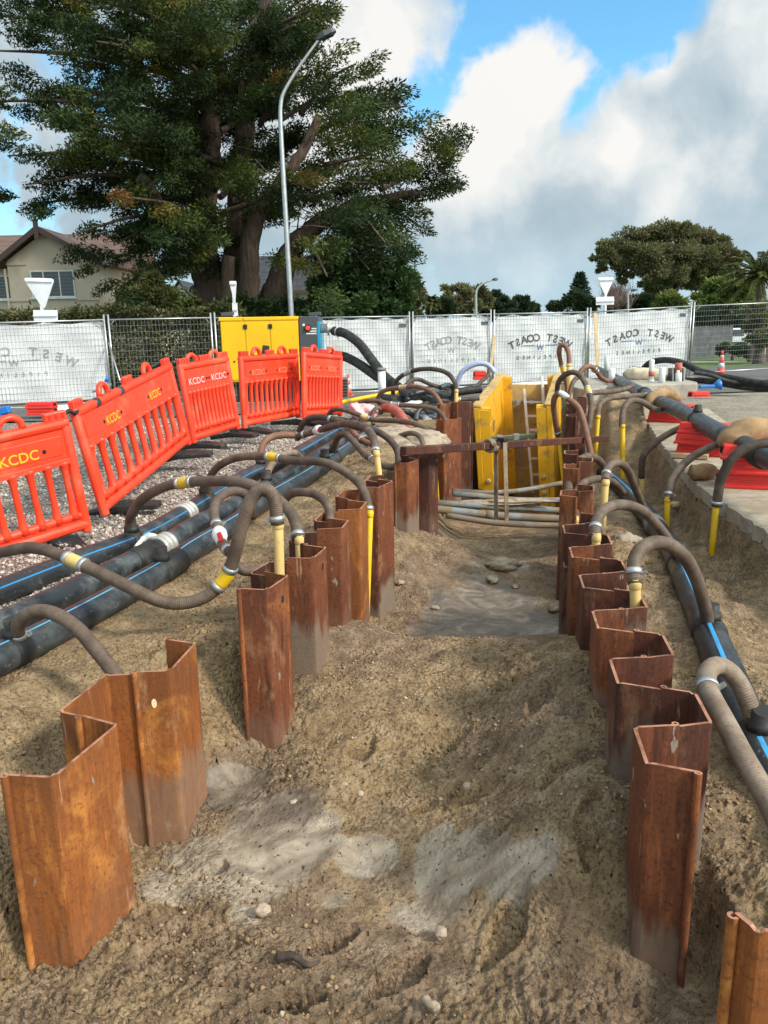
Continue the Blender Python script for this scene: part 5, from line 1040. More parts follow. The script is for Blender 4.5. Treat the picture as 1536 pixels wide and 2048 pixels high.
# brace leaning on the left fence joint
mb = MB(); mb.tube([ay(218, 686, 19.4), ay(240, 762, 18.2)], .02, 8); o = mb.build('fence_brace', M['steel']); tag(o, "thin white brace pole leaning from the left fence joint", 'brace')
mb = MB(); mb.bar(ay(-10, 826, 16.6), ay(20, 818, 16.6), .16, .16); o = mb.build('nozzle_block', M['blue'], bevel=.03); tag(o, "bright blue block at the left edge behind the barriers", 'block')
mb = MB(); mb.bar(ay(108, 818, 17.0), ay(186, 814, 17.4), .12, .16); o = mb.build('white_beam', M['white'], bevel=.02); tag(o, "white plastic beam on the road behind the left barriers", 'beam')
mb = MB(); mb.tube(spline([ay(185, 784, 18.0), ay(197, 778, 18.0), ay(205, 770, 18.2), ay(214, 775, 18.2), ay(222, 768, 18.4)], 5), .025, 8); o = mb.build('valve_manifold', M['steel']); tag(o, "small metal valve assembly at the foot of the left fence joint", 'valve'); q = MB(); q.tube([ay(213, 764, 18.2), ay(215, 752, 18.2)], [.05, .03], 8); q.build('blue_handle', M['blue'], o)
# ================================================================ foliage
def leaf_fn(stops, rough=.7, spec=.25, thin=.22):
    def fn(g, b, tc):
        gm = N('ShaderNodeNewGeometry', g.t); P = gm.outputs['Position']; t = g.attr('tint')
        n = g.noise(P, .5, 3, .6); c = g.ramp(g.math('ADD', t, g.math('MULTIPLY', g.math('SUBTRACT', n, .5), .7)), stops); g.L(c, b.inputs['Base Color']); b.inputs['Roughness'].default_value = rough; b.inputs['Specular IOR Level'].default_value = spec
        if thin:
            tr = N('ShaderNodeBsdfTranslucent', g.t); g.L(c, tr.inputs[0]); ms = N('ShaderNodeMixShader', g.t); ms.inputs[0].default_value = thin; g.L(b.outputs[0], ms.inputs[1]); g.L(tr.outputs[0], ms.inputs[2]); g.L(ms.outputs[0], [q for q in g.t.nodes if q.type == 'OUTPUT_MATERIAL'][0].inputs[0])
    return fn
M['cyp'] = mat('cypress_foliage', fn=leaf_fn([(0.0, (.021, .037, .011)), (0.40, (.043, .068, .016)), (0.68, (.095, .115, .022)), (0.90, (.19, .16, .032)), (1.0, (.18, .075, .025))]))
M['euc'] = mat('grey_green_foliage', fn=leaf_fn([(0.0, (.085, .098, .042)), (0.5, (.165, .165, .075)), (1.0, (.24, .20, .10))]))
M['bushm'] = mat('broadleaf_foliage', fn=leaf_fn([(0.0, (.024, .052, .018)), (0.5, (.05, .095, .028)), (1.0, (.105, .15, .045))], .5, .45))
M['bushl'] = mat('light_green_foliage', fn=leaf_fn([(0.0, (.07, .11, .026)), (0.5, (.14, .19, .042)), (1.0, (.23, .26, .075))]))
M['pale'] = mat('pale_shrub_foliage', fn=leaf_fn([(0.0, (.08, .09, .03)), (0.5, (.15, .155, .055)), (1.0, (.24, .22, .09))]))
M['hedgem'] = mat('hedge_foliage', fn=leaf_fn([(0.0, (.04, .048, .02)), (0.5, (.10, .11, .04)), (1.0, (.21, .175, .085))]))
M['pine'] = mat('dark_conifer_foliage', fn=leaf_fn([(0.0, (.018, .034, .018)), (0.5, (.032, .055, .026)), (1.0, (.06, .08, .032))]))
M['palmm'] = mat('palm_foliage', fn=leaf_fn([(0.0, (.05, .065, .015)), (0.5, (.10, .115, .03)), (1.0, (.17, .16, .05))]))
M['twig'] = mat('bare_pinkish_twigs', fn=leaf_fn([(0.0, (.13, .085, .075)), (1.0, (.23, .16, .14))]))
def bark_fn(c1, c2):
    def fn(g, b, tc):
        gm = N('ShaderNodeNewGeometry', g.t); P = gm.outputs['Position']; n = g.noise(g.mapping(P, (5, 5, .8)), 1.6, 6, .65); g.L(g.ramp(n, [(.3, c1), (.7, c2)]), b.inputs['Base Color']); b.inputs['Roughness'].default_value = .9; g.L(g.bump(n, .9, .08), b.inputs['Normal'])
    return fn
M['bark'] = mat('cypress_bark', fn=bark_fn((.05, .033, .024), (.18, .12, .088))); M['bark_g'] = mat('grey_brown_bark', fn=bark_fn((.06, .05, .042), (.17, .135, .11)))
def leaves(C, Dr, ln, wd, tint, name, material, parent=None, loc=None):
    C, Dr = np.asarray(C), np.asarray(Dr); n = len(C); Dr = Dr/(np.linalg.norm(Dr, axis=1)[:, None]+1e-9); q = rng.standard_normal((n, 3)); sd = np.cross(Dr, q); sd /= np.linalg.norm(sd, axis=1)[:, None]+1e-9
    ln = np.broadcast_to(ln, n)[:, None]*rng.uniform(.6, 1.35, n)[:, None]; wd = np.broadcast_to(wd, n)[:, None]*rng.uniform(.7, 1.3, n)[:, None]; nn = np.cross(Dr, sd)
    V = np.stack([C, C+Dr*ln*.5+sd*wd*.5+nn*ln*.06, C+Dr*ln, C+Dr*ln*.45-sd*wd*.5+nn*ln*.06], 1).reshape(-1, 3)
    o3 = np.array(ORG[parent.name] if parent else loc, float); V = V-o3
    me = bpy.data.meshes.new(name); me.vertices.add(4*n); me.vertices.foreach_set('co', V.astype(np.float32).ravel()); me.loops.add(4*n); me.loops.foreach_set('vertex_index', np.arange(4*n, dtype=np.int32))
    me.polygons.add(n); me.polygons.foreach_set('loop_start', (np.arange(n)*4).astype(np.int32)); at = me.attributes.new('tint', 'FLOAT', 'POINT'); at.data.foreach_set('value', np.repeat(np.asarray(tint), 4).astype(np.float32)); me.update(calc_edges=True)
    me.materials.append(M[material]); o = bpy.data.objects.new(name, me); COL.objects.link(o)
    if parent: o.parent = parent
    else: o.location = o3
    ORG[o.name] = o3; return o
def clump_leaves(c, r, n, bias, droop=-.2, shell=.55):
    """n leaf positions in an ellipsoid with radii r, pointing outward and along bias"""
    u = rng.standard_normal((n, 3)); u /= np.linalg.norm(u, axis=1)[:, None]; s_ = rng.random(n)**shell; p = u*s_[:, None]*np.asarray(r); return np.asarray(c)+p, u*np.array([1, 1, .6])+np.asarray(bias)+np.array([0, 0, droop])+.35*rng.standard_normal((n, 3))
def limb(pts, r0, r1, name, parent, material='bark', n=9):
    P = spline(pts, 7); m = len(P); P = [p+.035*r0*rng.standard_normal(3)*(0 < i < m-1) for i, p in enumerate(P)]; rs = [r0+(r1-r0)*(i/(m-1))**.8 for i in range(m)]; mb = MB(); mb.tube(P, rs, n); return mb.build(name, M[material], parent), P
# ---- the big macrocarpa
YT = 29.0; tb = ay(470, 640, YT); tb[2] = -.03
ct = thing('cypress_tree', "huge dark spreading cypress with several brown trunks behind the fence", 'tree', tb)
def tp(px, py, dy=0): return ay(px, py, YT+dy)
tr1, T1 = limb([tp(438, 705), tp(432, 640), tp(425, 580), tp(408, 520), tp(402, 450), tp(415, 360), tp(420, 250), tp(400, 120), tp(395, -20)], .85, .18, 'trunk', ct, n=14)
tr2, T2 = limb([tp(500, 705, -.6), tp(497, 640, -.6), tp(497, 560, -.6), tp(502, 480, -.8), tp(522, 415, -1), tp(555, 370, -1.2), tp(600, 310, -1.4), tp(640, 230, -1.6)], .52, .14, 'trunk', ct, n=12)
tr3, T3 = limb([tp(540, 705, .4), tp(545, 620, .4), tp(560, 560, .4), tp(590, 490, .4), tp(650, 440, .2), tp(720, 410, 0), tp(800, 390, 0), tp(850, 386, -.3)], .72, .05, 'trunk', ct, n=12)
tr4, T4_ = limb([tp(470, 705, 1), tp(472, 560, 1), tp(478, 420, 1), tp(490, 260, 1), tp(520, 100, 1), tp(540, -60, 1)], .65, .2, 'trunk', ct, n=12)
limb([tp(458, 700, -1.3), tp(455, 600, -1.3), tp(458, 512, -1.3)], .24, .22, 'trunk_stump', ct, n=10)
limb([tp(425, 600), tp(405, 592, -.3), tp(382, 577, -.5)], .22, .14, 'limb', ct)
limb([tp(348, 440, -2), tp(325, 420, -2.2), tp(300, 370, -2.6), tp(280, 350, -2.8)], .20, .12, 'limb', ct)
tips = [(950, 303, 900, 330), (965, 388, 880, 395), (868, 208, 640, 260), (800, 178, 640, 230), (728, 118, 600, 230), (890, 285, 660, 330), (905, 462, 720, 415), (898, 520, 720, 440), (850, 560, 700, 470), (870, 430, 700, 410), (636, 8, 500, 120), (628, 62, 500, 160),
        (760, 545, 650, 480), (700, 520, 600, 500), (825, 330, 650, 330), (750, 250, 600, 280), (700, 190, 560, 240), (720, 480, 620, 450), (800, 490, 690, 430), (690, 330, 560, 340), (640, 380, 540, 390), (820, 250, 640, 290), (930, 360, 760, 380), (740, 430, 600, 420), (780, 380, 620, 400), (860, 350, 650, 370),
        (-20, 310, 400, 330), (28, 412, 400, 400), (130, 470, 400, 430), (182, 545, 410, 460), (215, 590, 410, 500), (330, 560, 420, 470), (-70, 200, 400, 240), (-60, 95, 390, 160), (20, 370, 400, 360), (255, 525, 415, 440), (60, 250, 400, 290), (130, 330, 400, 350), (-90, 20, 390, 110), (270, 590, 415, 500), (60, 180, 395, 230), (150, 250, 400, 290), (240, 350, 405, 370),
        (300, 410, 405, 400), (350, 500, 420, 440), (400, 430, 410, 400), (300, 210, 405, 260), (200, 150, 400, 200), (500, 90, 480, 200), (560, 180, 500, 260), (350, 60, 400, 140), (220, 40, 395, 140), (450, 350, 430, 380), (560, 290, 500, 330), (600, 170, 520, 250), (150, 80, 395, 170), (70, 30, 390, 130), (430, 10, 400, 100), (530, 10, 480, 120), (580, 120, 500, 200), (330, 300, 405, 330), (260, 270, 400, 310), (390, 480, 410, 440), (450, 180, 420, 240), (620, 130, 520, 220), (350, 150, 400, 220), (470, 470, 470, 400), (120, 130, 395, 200), (400, 60, 400, 150), (300, 20, 395, 100), (600, 40, 500, 140), (-40, -40, 390, 60), (120, -30, 390, 80), (250, -60, 390, 60), (420, -80, 395, 20), (560, -70, 500, 60), (660, -30, 520, 80), (690, 590, 620, 500), (660, 560, 600, 480), (280, 470, 405, 430), (220, 490, 405, 440)]
for k_ in range(26):                                  # inner boughs that close the middle of the crown
    f = (k_*.618) % 1; q = k_/26; tips.append((120+560*f+rng.normal()*20, 20+430*q+rng.normal()*25, 440, min(460, 80+430*q)))
LC, LD, LT = [], [], []
for i, (tx, ty, sx_, sy_) in enumerate(tips):
    tx -= max(0, tx-700)*.22; rel = (tx-430)/500; dep = 5.2*math.sqrt(max(0.05, 1-min(1, rel*rel)))*math.sin(i*2.399)*.95 - (1.2 if i % 3 == 0 else 0)
    a = tp(sx_, sy_, 0); b_ = tp(tx, ty, dep); mid = (a*.5+b_*.5)+np.array([0, 0, .25]); Pl = spline([a, mid, b_], 8)
    ln_ = np.linalg.norm(b_-a)
    if i % 2 == 0 or ln_ > 6: limb([a, mid, b_*.92+a*.08], .07+.010*ln_, .025, 'limb', ct, n=6)
    d = (b_-a)/ln_; k_ = max(5, int(ln_*1.30)); tone = .30+.22*math.sin(i*5.1)
    for j in range(k_):
        f = .30+.72*(j+.5)/k_+rng.normal()*.03; p = a+(b_-a)*f+np.array([0, 0, .25*4*f*(1-f)])+rng.normal(size=3)*np.array([.45, .7, .34])
        w = (.52 if f > .92 else .80)*rng.uniform(.7, 1.25); nL = int(430*w*w/.62*(.85 if tx > 640 else 1))+80
        c, dd = clump_leaves((0, 0, 0), (w*1.05, w*.85, w*.32), nL, d*.45, -.10, .5); hd = np.array([d[0], d[1], 0]); hd /= np.linalg.norm(hd)+1e-9; c = p+c[:, :1]*(hd+np.array([0, 0, d[2]]))+c[:, 1:2]*np.array([-hd[1], hd[0], 0])+c[:, 2:]*np.array([0, 0, 1.0])-np.array([0, 0, 1.0])*.16*(np.abs(c[:, :1])/w)**2*w; LC.append(c); LD.append(dd)
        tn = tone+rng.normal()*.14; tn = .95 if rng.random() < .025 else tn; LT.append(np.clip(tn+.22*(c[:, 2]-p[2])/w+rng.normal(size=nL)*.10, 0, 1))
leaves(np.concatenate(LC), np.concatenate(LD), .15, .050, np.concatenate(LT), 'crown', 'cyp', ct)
for i in range(46):                                   # bare dead twigs inside
    tw = MB()
    p = tp(rng.uniform(330, 780), rng.uniform(230, 500), rng.uniform(-2, 1)); q = p+rng.normal(size=3)*np.array([.9, .6, .5]); 
    tw.tube([p, (p+q)/2+rng.normal(size=3)*.12, q], [.03, .02, .008], 4); tw.build('dead_twig', M['bark_g'], ct)
# ---- generic trees and shrubs from leaf clumps
def tree(name, label, cat, Y, base, trunk, clumps, n, ln, wd, material, group=None, bark='bark_g', r0=.3, depth=.8, limbs=True, tone=.45):
    b_ = ay(base[0], base[1], Y); b_[2] = -.03; root = thing(name, label, cat, b_, group); ppm = F/Y
    T = [b_]+[ay(px, py, Y) for px, py in trunk]; _, TP_ = limb(T, r0, r0*.4, 'trunk', root, bark, 10)
    area = sum(rx*ry for _, _, rx, ry in clumps); C_, D_, Tn = [], [], []
    for i, (px, py, rx, ry) in enumerate(clumps):
        dy = depth*rng.uniform(-1, 1)*max(rx, ry)/ppm*1.2; c = ay(px, py, Y+dy); R_ = np.array([rx, (rx+ry)/2, ry])/ppm; k_ = int(n*rx*ry/area)
        if limbs and i % 2 == 0: limb([TP_[len(TP_)//2], (TP_[-1]+c)/2-np.array([0, 0, R_[2]*.5]), c], r0*.35, r0*.06, 'limb', root, bark, 6)
        sub = max(4, int(k_/170))                     # each clump is itself made of small uneven tufts
        for s_ in range(sub):
            u = rng.standard_normal(3); u /= np.linalg.norm(u); u[2] = u[2]*.9+.1; pc = c+u*R_*rng.uniform(.45, .98); rr = R_.mean()*rng.uniform(.22, .42)
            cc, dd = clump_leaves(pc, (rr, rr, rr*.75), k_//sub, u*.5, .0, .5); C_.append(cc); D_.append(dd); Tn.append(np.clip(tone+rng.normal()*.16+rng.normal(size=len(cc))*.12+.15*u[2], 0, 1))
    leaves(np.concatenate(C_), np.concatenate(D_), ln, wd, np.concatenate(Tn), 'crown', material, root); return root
tree('shrub_tree', "dense glossy dark green shrub tree under the cypress's right side", 'tree', 27.0, (740, 720), [(740, 640), (740, 590)], [(690, 590, 50, 50), (740, 560, 60, 45), (790, 590, 48, 50), (660, 560, 35, 40), (720, 620, 70, 35), (800, 620, 35, 35), (645, 610, 25, 40), (700, 540, 45, 30), (770, 545, 40, 30)], 26000, .20, .10, 'bushm')
tree('shrub_tree', "brownish twiggy shrub at the right flank of the glossy shrub tree", 'shrub', 27.5, (820, 720), [(820, 650)], [(818, 600, 22, 40), (828, 625, 18, 30), (806, 570, 20, 20)], 5000, .16, .06, 'hedgem')
tree('eucalyptus_tree', "tall wide gum tree with airy olive crown at the right", 'tree', 62.0, (1340, 690), [(1335, 640), (1325, 590), (1320, 540)], [(1230, 500, 42, 20), (1210, 520, 24, 14), (1280, 480, 45, 22), (1340, 466, 45, 18), (1390, 475, 40, 20), (1430, 500, 32, 22), (1455, 520, 25, 22), (1300, 515, 55, 22), (1370, 515, 60, 24), (1420, 540, 45, 22), (1260, 535, 35, 16), (1330, 550, 45, 20), (1380, 560, 40, 20), (1470, 550, 20, 15), (1300, 570, 26, 14), (1200, 540, 10, 8), (1250, 555, 18, 10)], 80000, .24, .10, 'euc', r0=.55, bark='bark')
tree('round_tree', "round bright green tree left of the palm", 'tree', 50.0, (1440, 700), [(1440, 640)], [(1440, 590, 40, 34), (1480, 585, 32, 28), (1410, 610, 28, 28), (1470, 620, 40, 28), (1430, 635, 36, 24), (1495, 610, 22, 28), (1400, 645, 26, 26)], 20000, .28, .13, 'bushl')
tree('dark_tree', "dark green tree standing behind the right bare fence panel", 'tree', 46.0, (1420, 700), [(1420, 660)], [(1410, 655, 26, 22), (1440, 660, 26, 18), (1400, 640, 18, 20), (1465, 650, 24, 24)], 9000, .25, .10, 'bushm')
tree('leafy_shrub', "small sunlit shrub showing above the last banner", 'shrub', 38.0, (1342, 700), [(1342, 640)], [(1342, 606, 26, 20), (1325, 620, 16, 14), (1358, 622, 18, 14)], 6500, .20, .08, 'bushl')
tree('pale_shrub', "pale yellow-green shrub at the right edge behind the bare fence panel", 'shrub', 33.0, (1520, 712), [(1520, 680)], [(1515, 630, 24, 28), (1545, 640, 24, 36), (1510, 660, 20, 30), (1540, 680, 26, 26)], 11000, .16, .06, 'pale')
tree('low_hedge_bush', "low dark bush in front of the parked van", 'bush', 36.0, (1465, 712), [(1465, 704)], [(1455, 700, 22, 10), (1478, 699, 18, 10), (1492, 703, 14, 10)], 4500, .16, .09, 'bushm', limbs=False, r0=.08)
far_t = [("olive spreading tree left of the far lamp post", 95, (925, 660), [(915, 588, 26, 14), (945, 585, 26, 14), (900, 605, 20, 14), (960, 600, 28, 18), (930, 612, 34, 18), (895, 582, 12, 8)], 'euc'), ("dark green tree right of the far lamp post", 100, (1000, 665), [(985, 600, 22, 16), (1010, 605, 18, 14), (1000, 620, 30, 18), (975, 620, 18, 16)], 'pine'),
         ("low round dark tree in the gap of the far treeline", 105, (1045, 665), [(1040, 612, 22, 14), (1060, 622, 20, 10)], 'pine'), ("dark tree at the foot of the Norfolk pine", 110, (1140, 665), [(1130, 608, 26, 12), (1155, 600, 26, 14), (1180, 612, 22, 14), (1105, 618, 18, 8)], 'pine'),
         ("dark low tree left of the treeline, beside the cabbage tree", 90, (880, 660), [(885, 615, 18, 14), (868, 624, 14, 10)], 'pine'), ("dark tree between the sign and the last banner", 88, (1290, 660), [(1270, 612, 28, 16), (1300, 606, 22, 20), (1240, 618, 20, 12)], 'pine')]
for lb, Y, bs, cl, mt in far_t: tree('distant_tree', lb, 'tree', Y, bs, [(bs[0], bs[1]-35)], cl, 7500, .55, .24, mt, 'far treeline beyond the fence')
# Norfolk pine: whorls of level boughs
b_ = ay(1160, 660, 115); b_[2] = 0; root = thing('norfolk_pine', "small pointed Norfolk pine on the skyline", 'tree', b_); top = ay(1160, 546, 115); limb([b_, (b_+top)/2, top], .35, .05, 'trunk', root)
C_, D_ = [], []
for h in np.linspace(.35, .98, 15):
    c = b_+(top-b_)*h; R_ = 3.2*(1-h)**.85+.15
    for w in range(7):
        a_ = w*2*math.pi/7+h*9; dv = np.array([math.cos(a_), math.sin(a_), .18]); ss_ = rng.random(30); C_.append(c+dv*R_*ss_[:, None]+rng.normal(size=(30, 3))*.06); D_.append(np.tile(dv, (30, 1))+rng.normal(size=(30, 3))*.4)
leaves(np.concatenate(C_), np.concatenate(D_), .55, .16, rng.random(len(C_)*30)*.6, 'crown', 'pine', root)
# palms
def palm(name, label, Y, base, heart, R_, nf, lw=.05, ll=.55, group=None):
    b_ = ay(*base, Y); b_[2] = -.03; h = ay(*heart, Y); root = thing(name, label, 'palm', b_, group); limb([b_, (b_+h)/2, h], R_*.12, R_*.10, 'trunk', root, 'bark_g', 12)
    C_, D_ = [], []; mb = MB()
    for k_ in range(nf):
        a_ = k_*2.399; el = 1.25-1.75*(k_/nf); d0 = np.array([math.cos(a_)*math.cos(el), math.sin(a_)*math.cos(el), math.sin(el)]); P = [h+d0*R_*t+np.array([0, 0, -1])*R_*.38*t*t for t in np.linspace(0, 1, 12)]; mb.tube(P, np.linspace(.04, .01, 12)*R_/2, 4)
        for j in range(1, 12):
            t = P[j]-P[j-1]; t /= np.linalg.norm(t); sd = np.cross(t, [0, 0, 1.0]); sd /= np.linalg.norm(sd)
            for s_ in (-1, 1):
                for q in range(5): C_.append(P[j-1]+(P[j]-P[j-1])*q/5); D_.append(t*.9+sd*s_*.75+np.array([0, 0, -.25]))
    mb.build('frond_ribs', M['palmm'], root); leaves(np.array(C_), np.array(D_), ll, lw, rng.random(len(C_)), 'crown', 'palmm', root)
palm('palm_tree', "tall date palm at the right edge", 44, (1524, 700), (1520, 550), 2.4, 52, .040, .30)
palm('cabbage_tree', "tiny cabbage tree on the skyline right of the cypress", 80, (861, 660), (861, 603), .9, 26, .10, .5)
palm('cabbage_tree', "spiky green cabbage plant left of the cypress trunk above the hedge", 26, (372, 705), (370, 622), .62, 40, .05, .35)
# leafless tree
b_ = ay(1232, 665, 80); b_[2] = 0; root = thing('bare_tree', "leafless pinkish tree behind the right sign", 'tree', b_); limb([b_, ay(1232, 620, 80)], .25, .12, 'trunk', root); C_, D_ = [], []
for k_ in range(900): 
    p = ay(1232+rng.normal()*14, 600+rng.normal()*12, 80+rng.normal()*1.2); C_.append(p); D_.append(np.array([rng.normal()*.5, rng.normal()*.5, 1.0]))
leaves(np.array(C_), np.array(D_), 1.1, .05, rng.random(len(C_)), 'crown', 'twig', root)
# hedge behind the left fence
def hedge(name, label, cat, x0, x1, y0, y1, ztop, n, material, ln=.14, wd=.06, group=None):
    c = np.stack([rng.uniform(x0, x1, n), np.where(rng.random(n) < .6, y0+np.abs(rng.normal(size=n))*.12, rng.uniform(y0, y1, n)), np.zeros(n)], 1); zt = ztop+.34*fbm(c[:, 0]*1.3, c[:, 1]*1.3+5, 4)+.12*rng.random(n)**3*2; c[:, 2] = np.where(rng.random(n) < .35, zt-np.abs(rng.normal(size=n))*.12, rng.uniform(.02, 1, n)*zt)
    c[:, 1] += .18*fbm(c[:, 0]*1.7, c[:, 2]*1.7, 3)
    root = thing(name, label, cat, ((x0+x1)/2, (y0+y1)/2, 0), group); d = rng.normal(size=(n, 3))+np.array([0, -.6, .35])
    leaves(c, d, ln, wd, np.clip(.45+.5*fbm(c[:, 0]*2.1, c[:, 2]*2.1, 3)+rng.normal(size=n)*.15, 0, 1), 'foliage', material, root)
    mb = MB()
    for k_ in range(40): p = np.array([rng.uniform(x0, x1), (y0+y1)/2+rng.normal()*.1, 0]); mb.tube([p, p+np.array([rng.normal()*.2, rng.normal()*.1, ztop*.5]), p+np.array([rng.normal()*.4, rng.normal()*.2, ztop*.92])], [.03, .02, .008], 5)
    mb.build('stems', M['bark_g'], root); return root
hx0, hx1 = ay(-60, 640, 23)[0], ay(440, 640, 23)[0]
hedge('hedge', "tall scruffy olive hedge behind the left fence panels", 'hedge', hx0-3, hx1+.6, 22.8, 24.4, 2.16, 42000, 'hedgem')
tree('leafy_shrub', "tall feathery yellow-green shrub above the hedge by the cypress trunk", 'shrub', 25.5, (305, 705), [(305, 640)], [(300, 585, 28, 26), (325, 600, 24, 24), (275, 600, 22, 20), (310, 560, 18, 14), (340, 612, 18, 14)], 12000, .20, .045, 'pale', tone=.3)
hedge('hedge', "dark ivy-like undergrowth between the cypress trunks", 'undergrowth', ay(455, 640, 28)[0], ay(640, 640, 28)[0], 27.2, 28.6, 2.6, 9000, 'bushm', .17, .09)
hedge('hedge', "sparse dark screen planting far behind the mid banners", 'hedge', ay(640, 640, 40)[0], ay(880, 640, 40)[0], 40, 41.5, 1.9, 7000, 'bushm', .25, .12)
# ================================================================ houses, signs, lamps, van
def roof_fn(c1, c2, sc):
    def fn(g, b, tc):
        gm = N('ShaderNodeNewGeometry', g.t); P = gm.outputs['Position']; sx = N('ShaderNodeSeparateXYZ', g.t); g.L(P, sx.inputs[0])
        w = g.math('FRACT', g.math('MULTIPLY', sx.outputs[2], sc)); w2 = g.math('FRACT', g.math('MULTIPLY', sx.outputs[0], sc*.9)); n = g.noise(P, 3, 5, .6)
        c = g.mix(g.math('MULTIPLY', g.sstep(w, .80, .98), .75), g.ramp(n, [(.3, c1), (.7, c2)]), tuple(q*.25 for q in c1)); c = g.mix(g.math('MULTIPLY', g.sstep(w2, .86, .99), .5), c, tuple(q*.4 for q in c1)); g.L(c, b.inputs['Base Color']); b.inputs['Roughness'].default_value = .7; g.L(g.bump(w, .6, .05), b.inputs['Normal'])
    return fn
M['tile'] = mat('brown_roof_tiles', fn=roof_fn((.12, .07, .055), (.19, .115, .09), 3.2)); M['tile_k'] = mat('charcoal_roof_tiles', fn=roof_fn((.022, .024, .030), (.05, .052, .06), 2.2)); M['tile_r'] = mat('terracotta_tiles', fn=roof_fn((.22, .10, .065), (.33, .16, .10), 3.2))
M['render'] = mat('beige_render', fn=worn((.56, .47, .36), (.46, .385, .295), 1.2, .5, .75, .2, 30, (.8, .95))); M['weatherboard'] = mat('pale_weatherboard', fn=worn((.60, .59, .55), (.46, .45, .42), 2, .5, .75, .1, 30)); M['trimb'] = mat('dark_brown_trim', (.075, .042, .033), .6)
YH = 36.0; X = lambda px: ay(px, 580, YH)[0]; Z = lambda py: ay(100, py, YH)[2]
hs = thing('house', "beige two-storey house with brown tiled roof and front gable", 'house', (X(93), YH+4, 0))
xl_, xr_, xm = X(20), X(197), X(95); ze, za = Z(520), Z(468)
mb = MB(); mb.ext([(xl_, YH, 0), (xr_, YH, 0), (xr_, YH, ze), (xm, YH, za), (xl_, YH, ze)], (0, 8, 0)); mb.build('gable_wall', M['render'], hs)
mb = MB(); mb.box(X(-300), xl_-.003, YH+1.2, YH+9, 0, Z(530)); mb.build('side_wing', M['render'], hs)
mb = MB(); mb.box(xr_+.003, X(243), YH+2.6, YH+9, 0, Z(560)); mb.build('rear_wing', M['render'], hs)
mb = MB()
for s_, xe_ in ((-1, xl_-.5), (1, xr_+.45)):
    zed = ze-.28; mb.ext([(xe_, YH-.45, zed), (xm, YH-.45, za+.16), (xm, YH-.45, za+.30), (xe_, YH-.45, zed+.14)], (0, 8.5, 0))
gr2 = mb.build('gable_roof', M['tile'], hs)
mb = MB()
for s_, xe_ in ((-1, xl_-.5), (1, xr_+.45)): zed = ze-.28; mb.ext([(xe_, YH-.50, zed-.10), (xm, YH-.50, za+.06), (xm, YH-.50, za+.32), (xe_, YH-.50, zed+.16)], (0, .045, 0))
mb.box(xm-.10, xm+.10, YH-.53, YH-.46, za-.25, za+.55); mb.build('bargeboard', M['trimb'], gr2)
zr_ = Z(473)+.3
mb = MB(); mb.add([(X(-320), YH+.6, Z(532)), (X(-320), YH+.6, Z(532)+.15), (X(-320), YH+5.0, zr_+.4), (X(225), YH+5.0, zr_+.4), (X(225), YH+.8, Z(532)+.15), (X(225), YH+.8, Z(532)), (X(-320), YH+9.6, Z(530)), (X(225), YH+9.6, Z(530))], [(1, 4, 3, 2), (0, 5, 4, 1), (2, 3, 7, 6), (0, 1, 2, 6), (5, 7, 3, 4), (0, 6, 7, 5)]); mb.build('main_roof', M['tile'], hs)
def window(x0, x1, z0, z1, y, parent, mull=(), material='white'):
    mb = MB(); t = .055
    mb.box(x0, x1, y-.04, y+.05, z1-t, z1); mb.box(x0, x1, y-.04, y+.05, z0, z0+t); mb.box(x0, x0+t, y-.038, y+.05, z0+t, z1-t); mb.box(x1-t, x1, y-.038, y+.05, z0+t, z1-t)
    for m_ in mull: mb.box(m_-t/2, m_+t/2, y-.036, y+.05, z0+t, z1-t)
    w = mb.build('window', M[material], parent, bevel=.004); q = MB(); q.box(x0+t*.6, x1-t*.6, y-.012, y-.002, z0+t*.6, z1-t*.6); q.build('pane', M['glass'], w)
    q = MB(); q.box(x0-.08, x1+.08, y-.10, y-.001, z0-.07, z0-.002); q.build('sill', M[material], w)
    q = MB(); [q.box(x0+t*.7, x0+(x1-x0)*1-t*.7, y-.018, y-.013, z0+t+(z1-z0-2*t)*k_/7, z0+t+(z1-z0-2*t)*k_/7+.015) for k_ in range(1, 7)]; q.build('blind', M['conduit'], w)
window(X(64), X(151), Z(595), Z(541), YH-.012, hs, (X(90), X(122))); window(X(-40), X(19), Z(595), Z(545), YH+1.19, hs, (X(2),))
for z_ in (Z(527), Z(600)): mb = MB(); mb.box(xl_-.02, X(58), YH-.05, YH-.003, z_-.05, z_+.06); mb.box(X(150), xr_+.02, YH-.05, YH-.003, z_-.05, z_+.06); mb.build('band', M['render'], hs, bevel=.01)
mb = MB(); mb.tube([(xl_-.12, YH-.02, 0), (xl_-.12, YH-.02, ze-.35)], .05, 8); mb.build('downpipe', M['render'], hs)
mb = MB(); mb.ext([ay(226, 622, 34), ay(268, 622, 34), ay(262, 590, 34), ay(232, 590, 34)], (0, 3, .3)); o = mb.build('tiled_porch', M['tile_r']); tag(o, "small terracotta-tiled porch roof right of the beige house", 'porch'); q = MB(); q.box(ay(230, 620, 34.3)[0], ay(262, 620, 34.3)[0], 34.3, 36.5, 0, ay(230, 622, 34.3)[2]+.15); q.build('wall', M['render'], o)
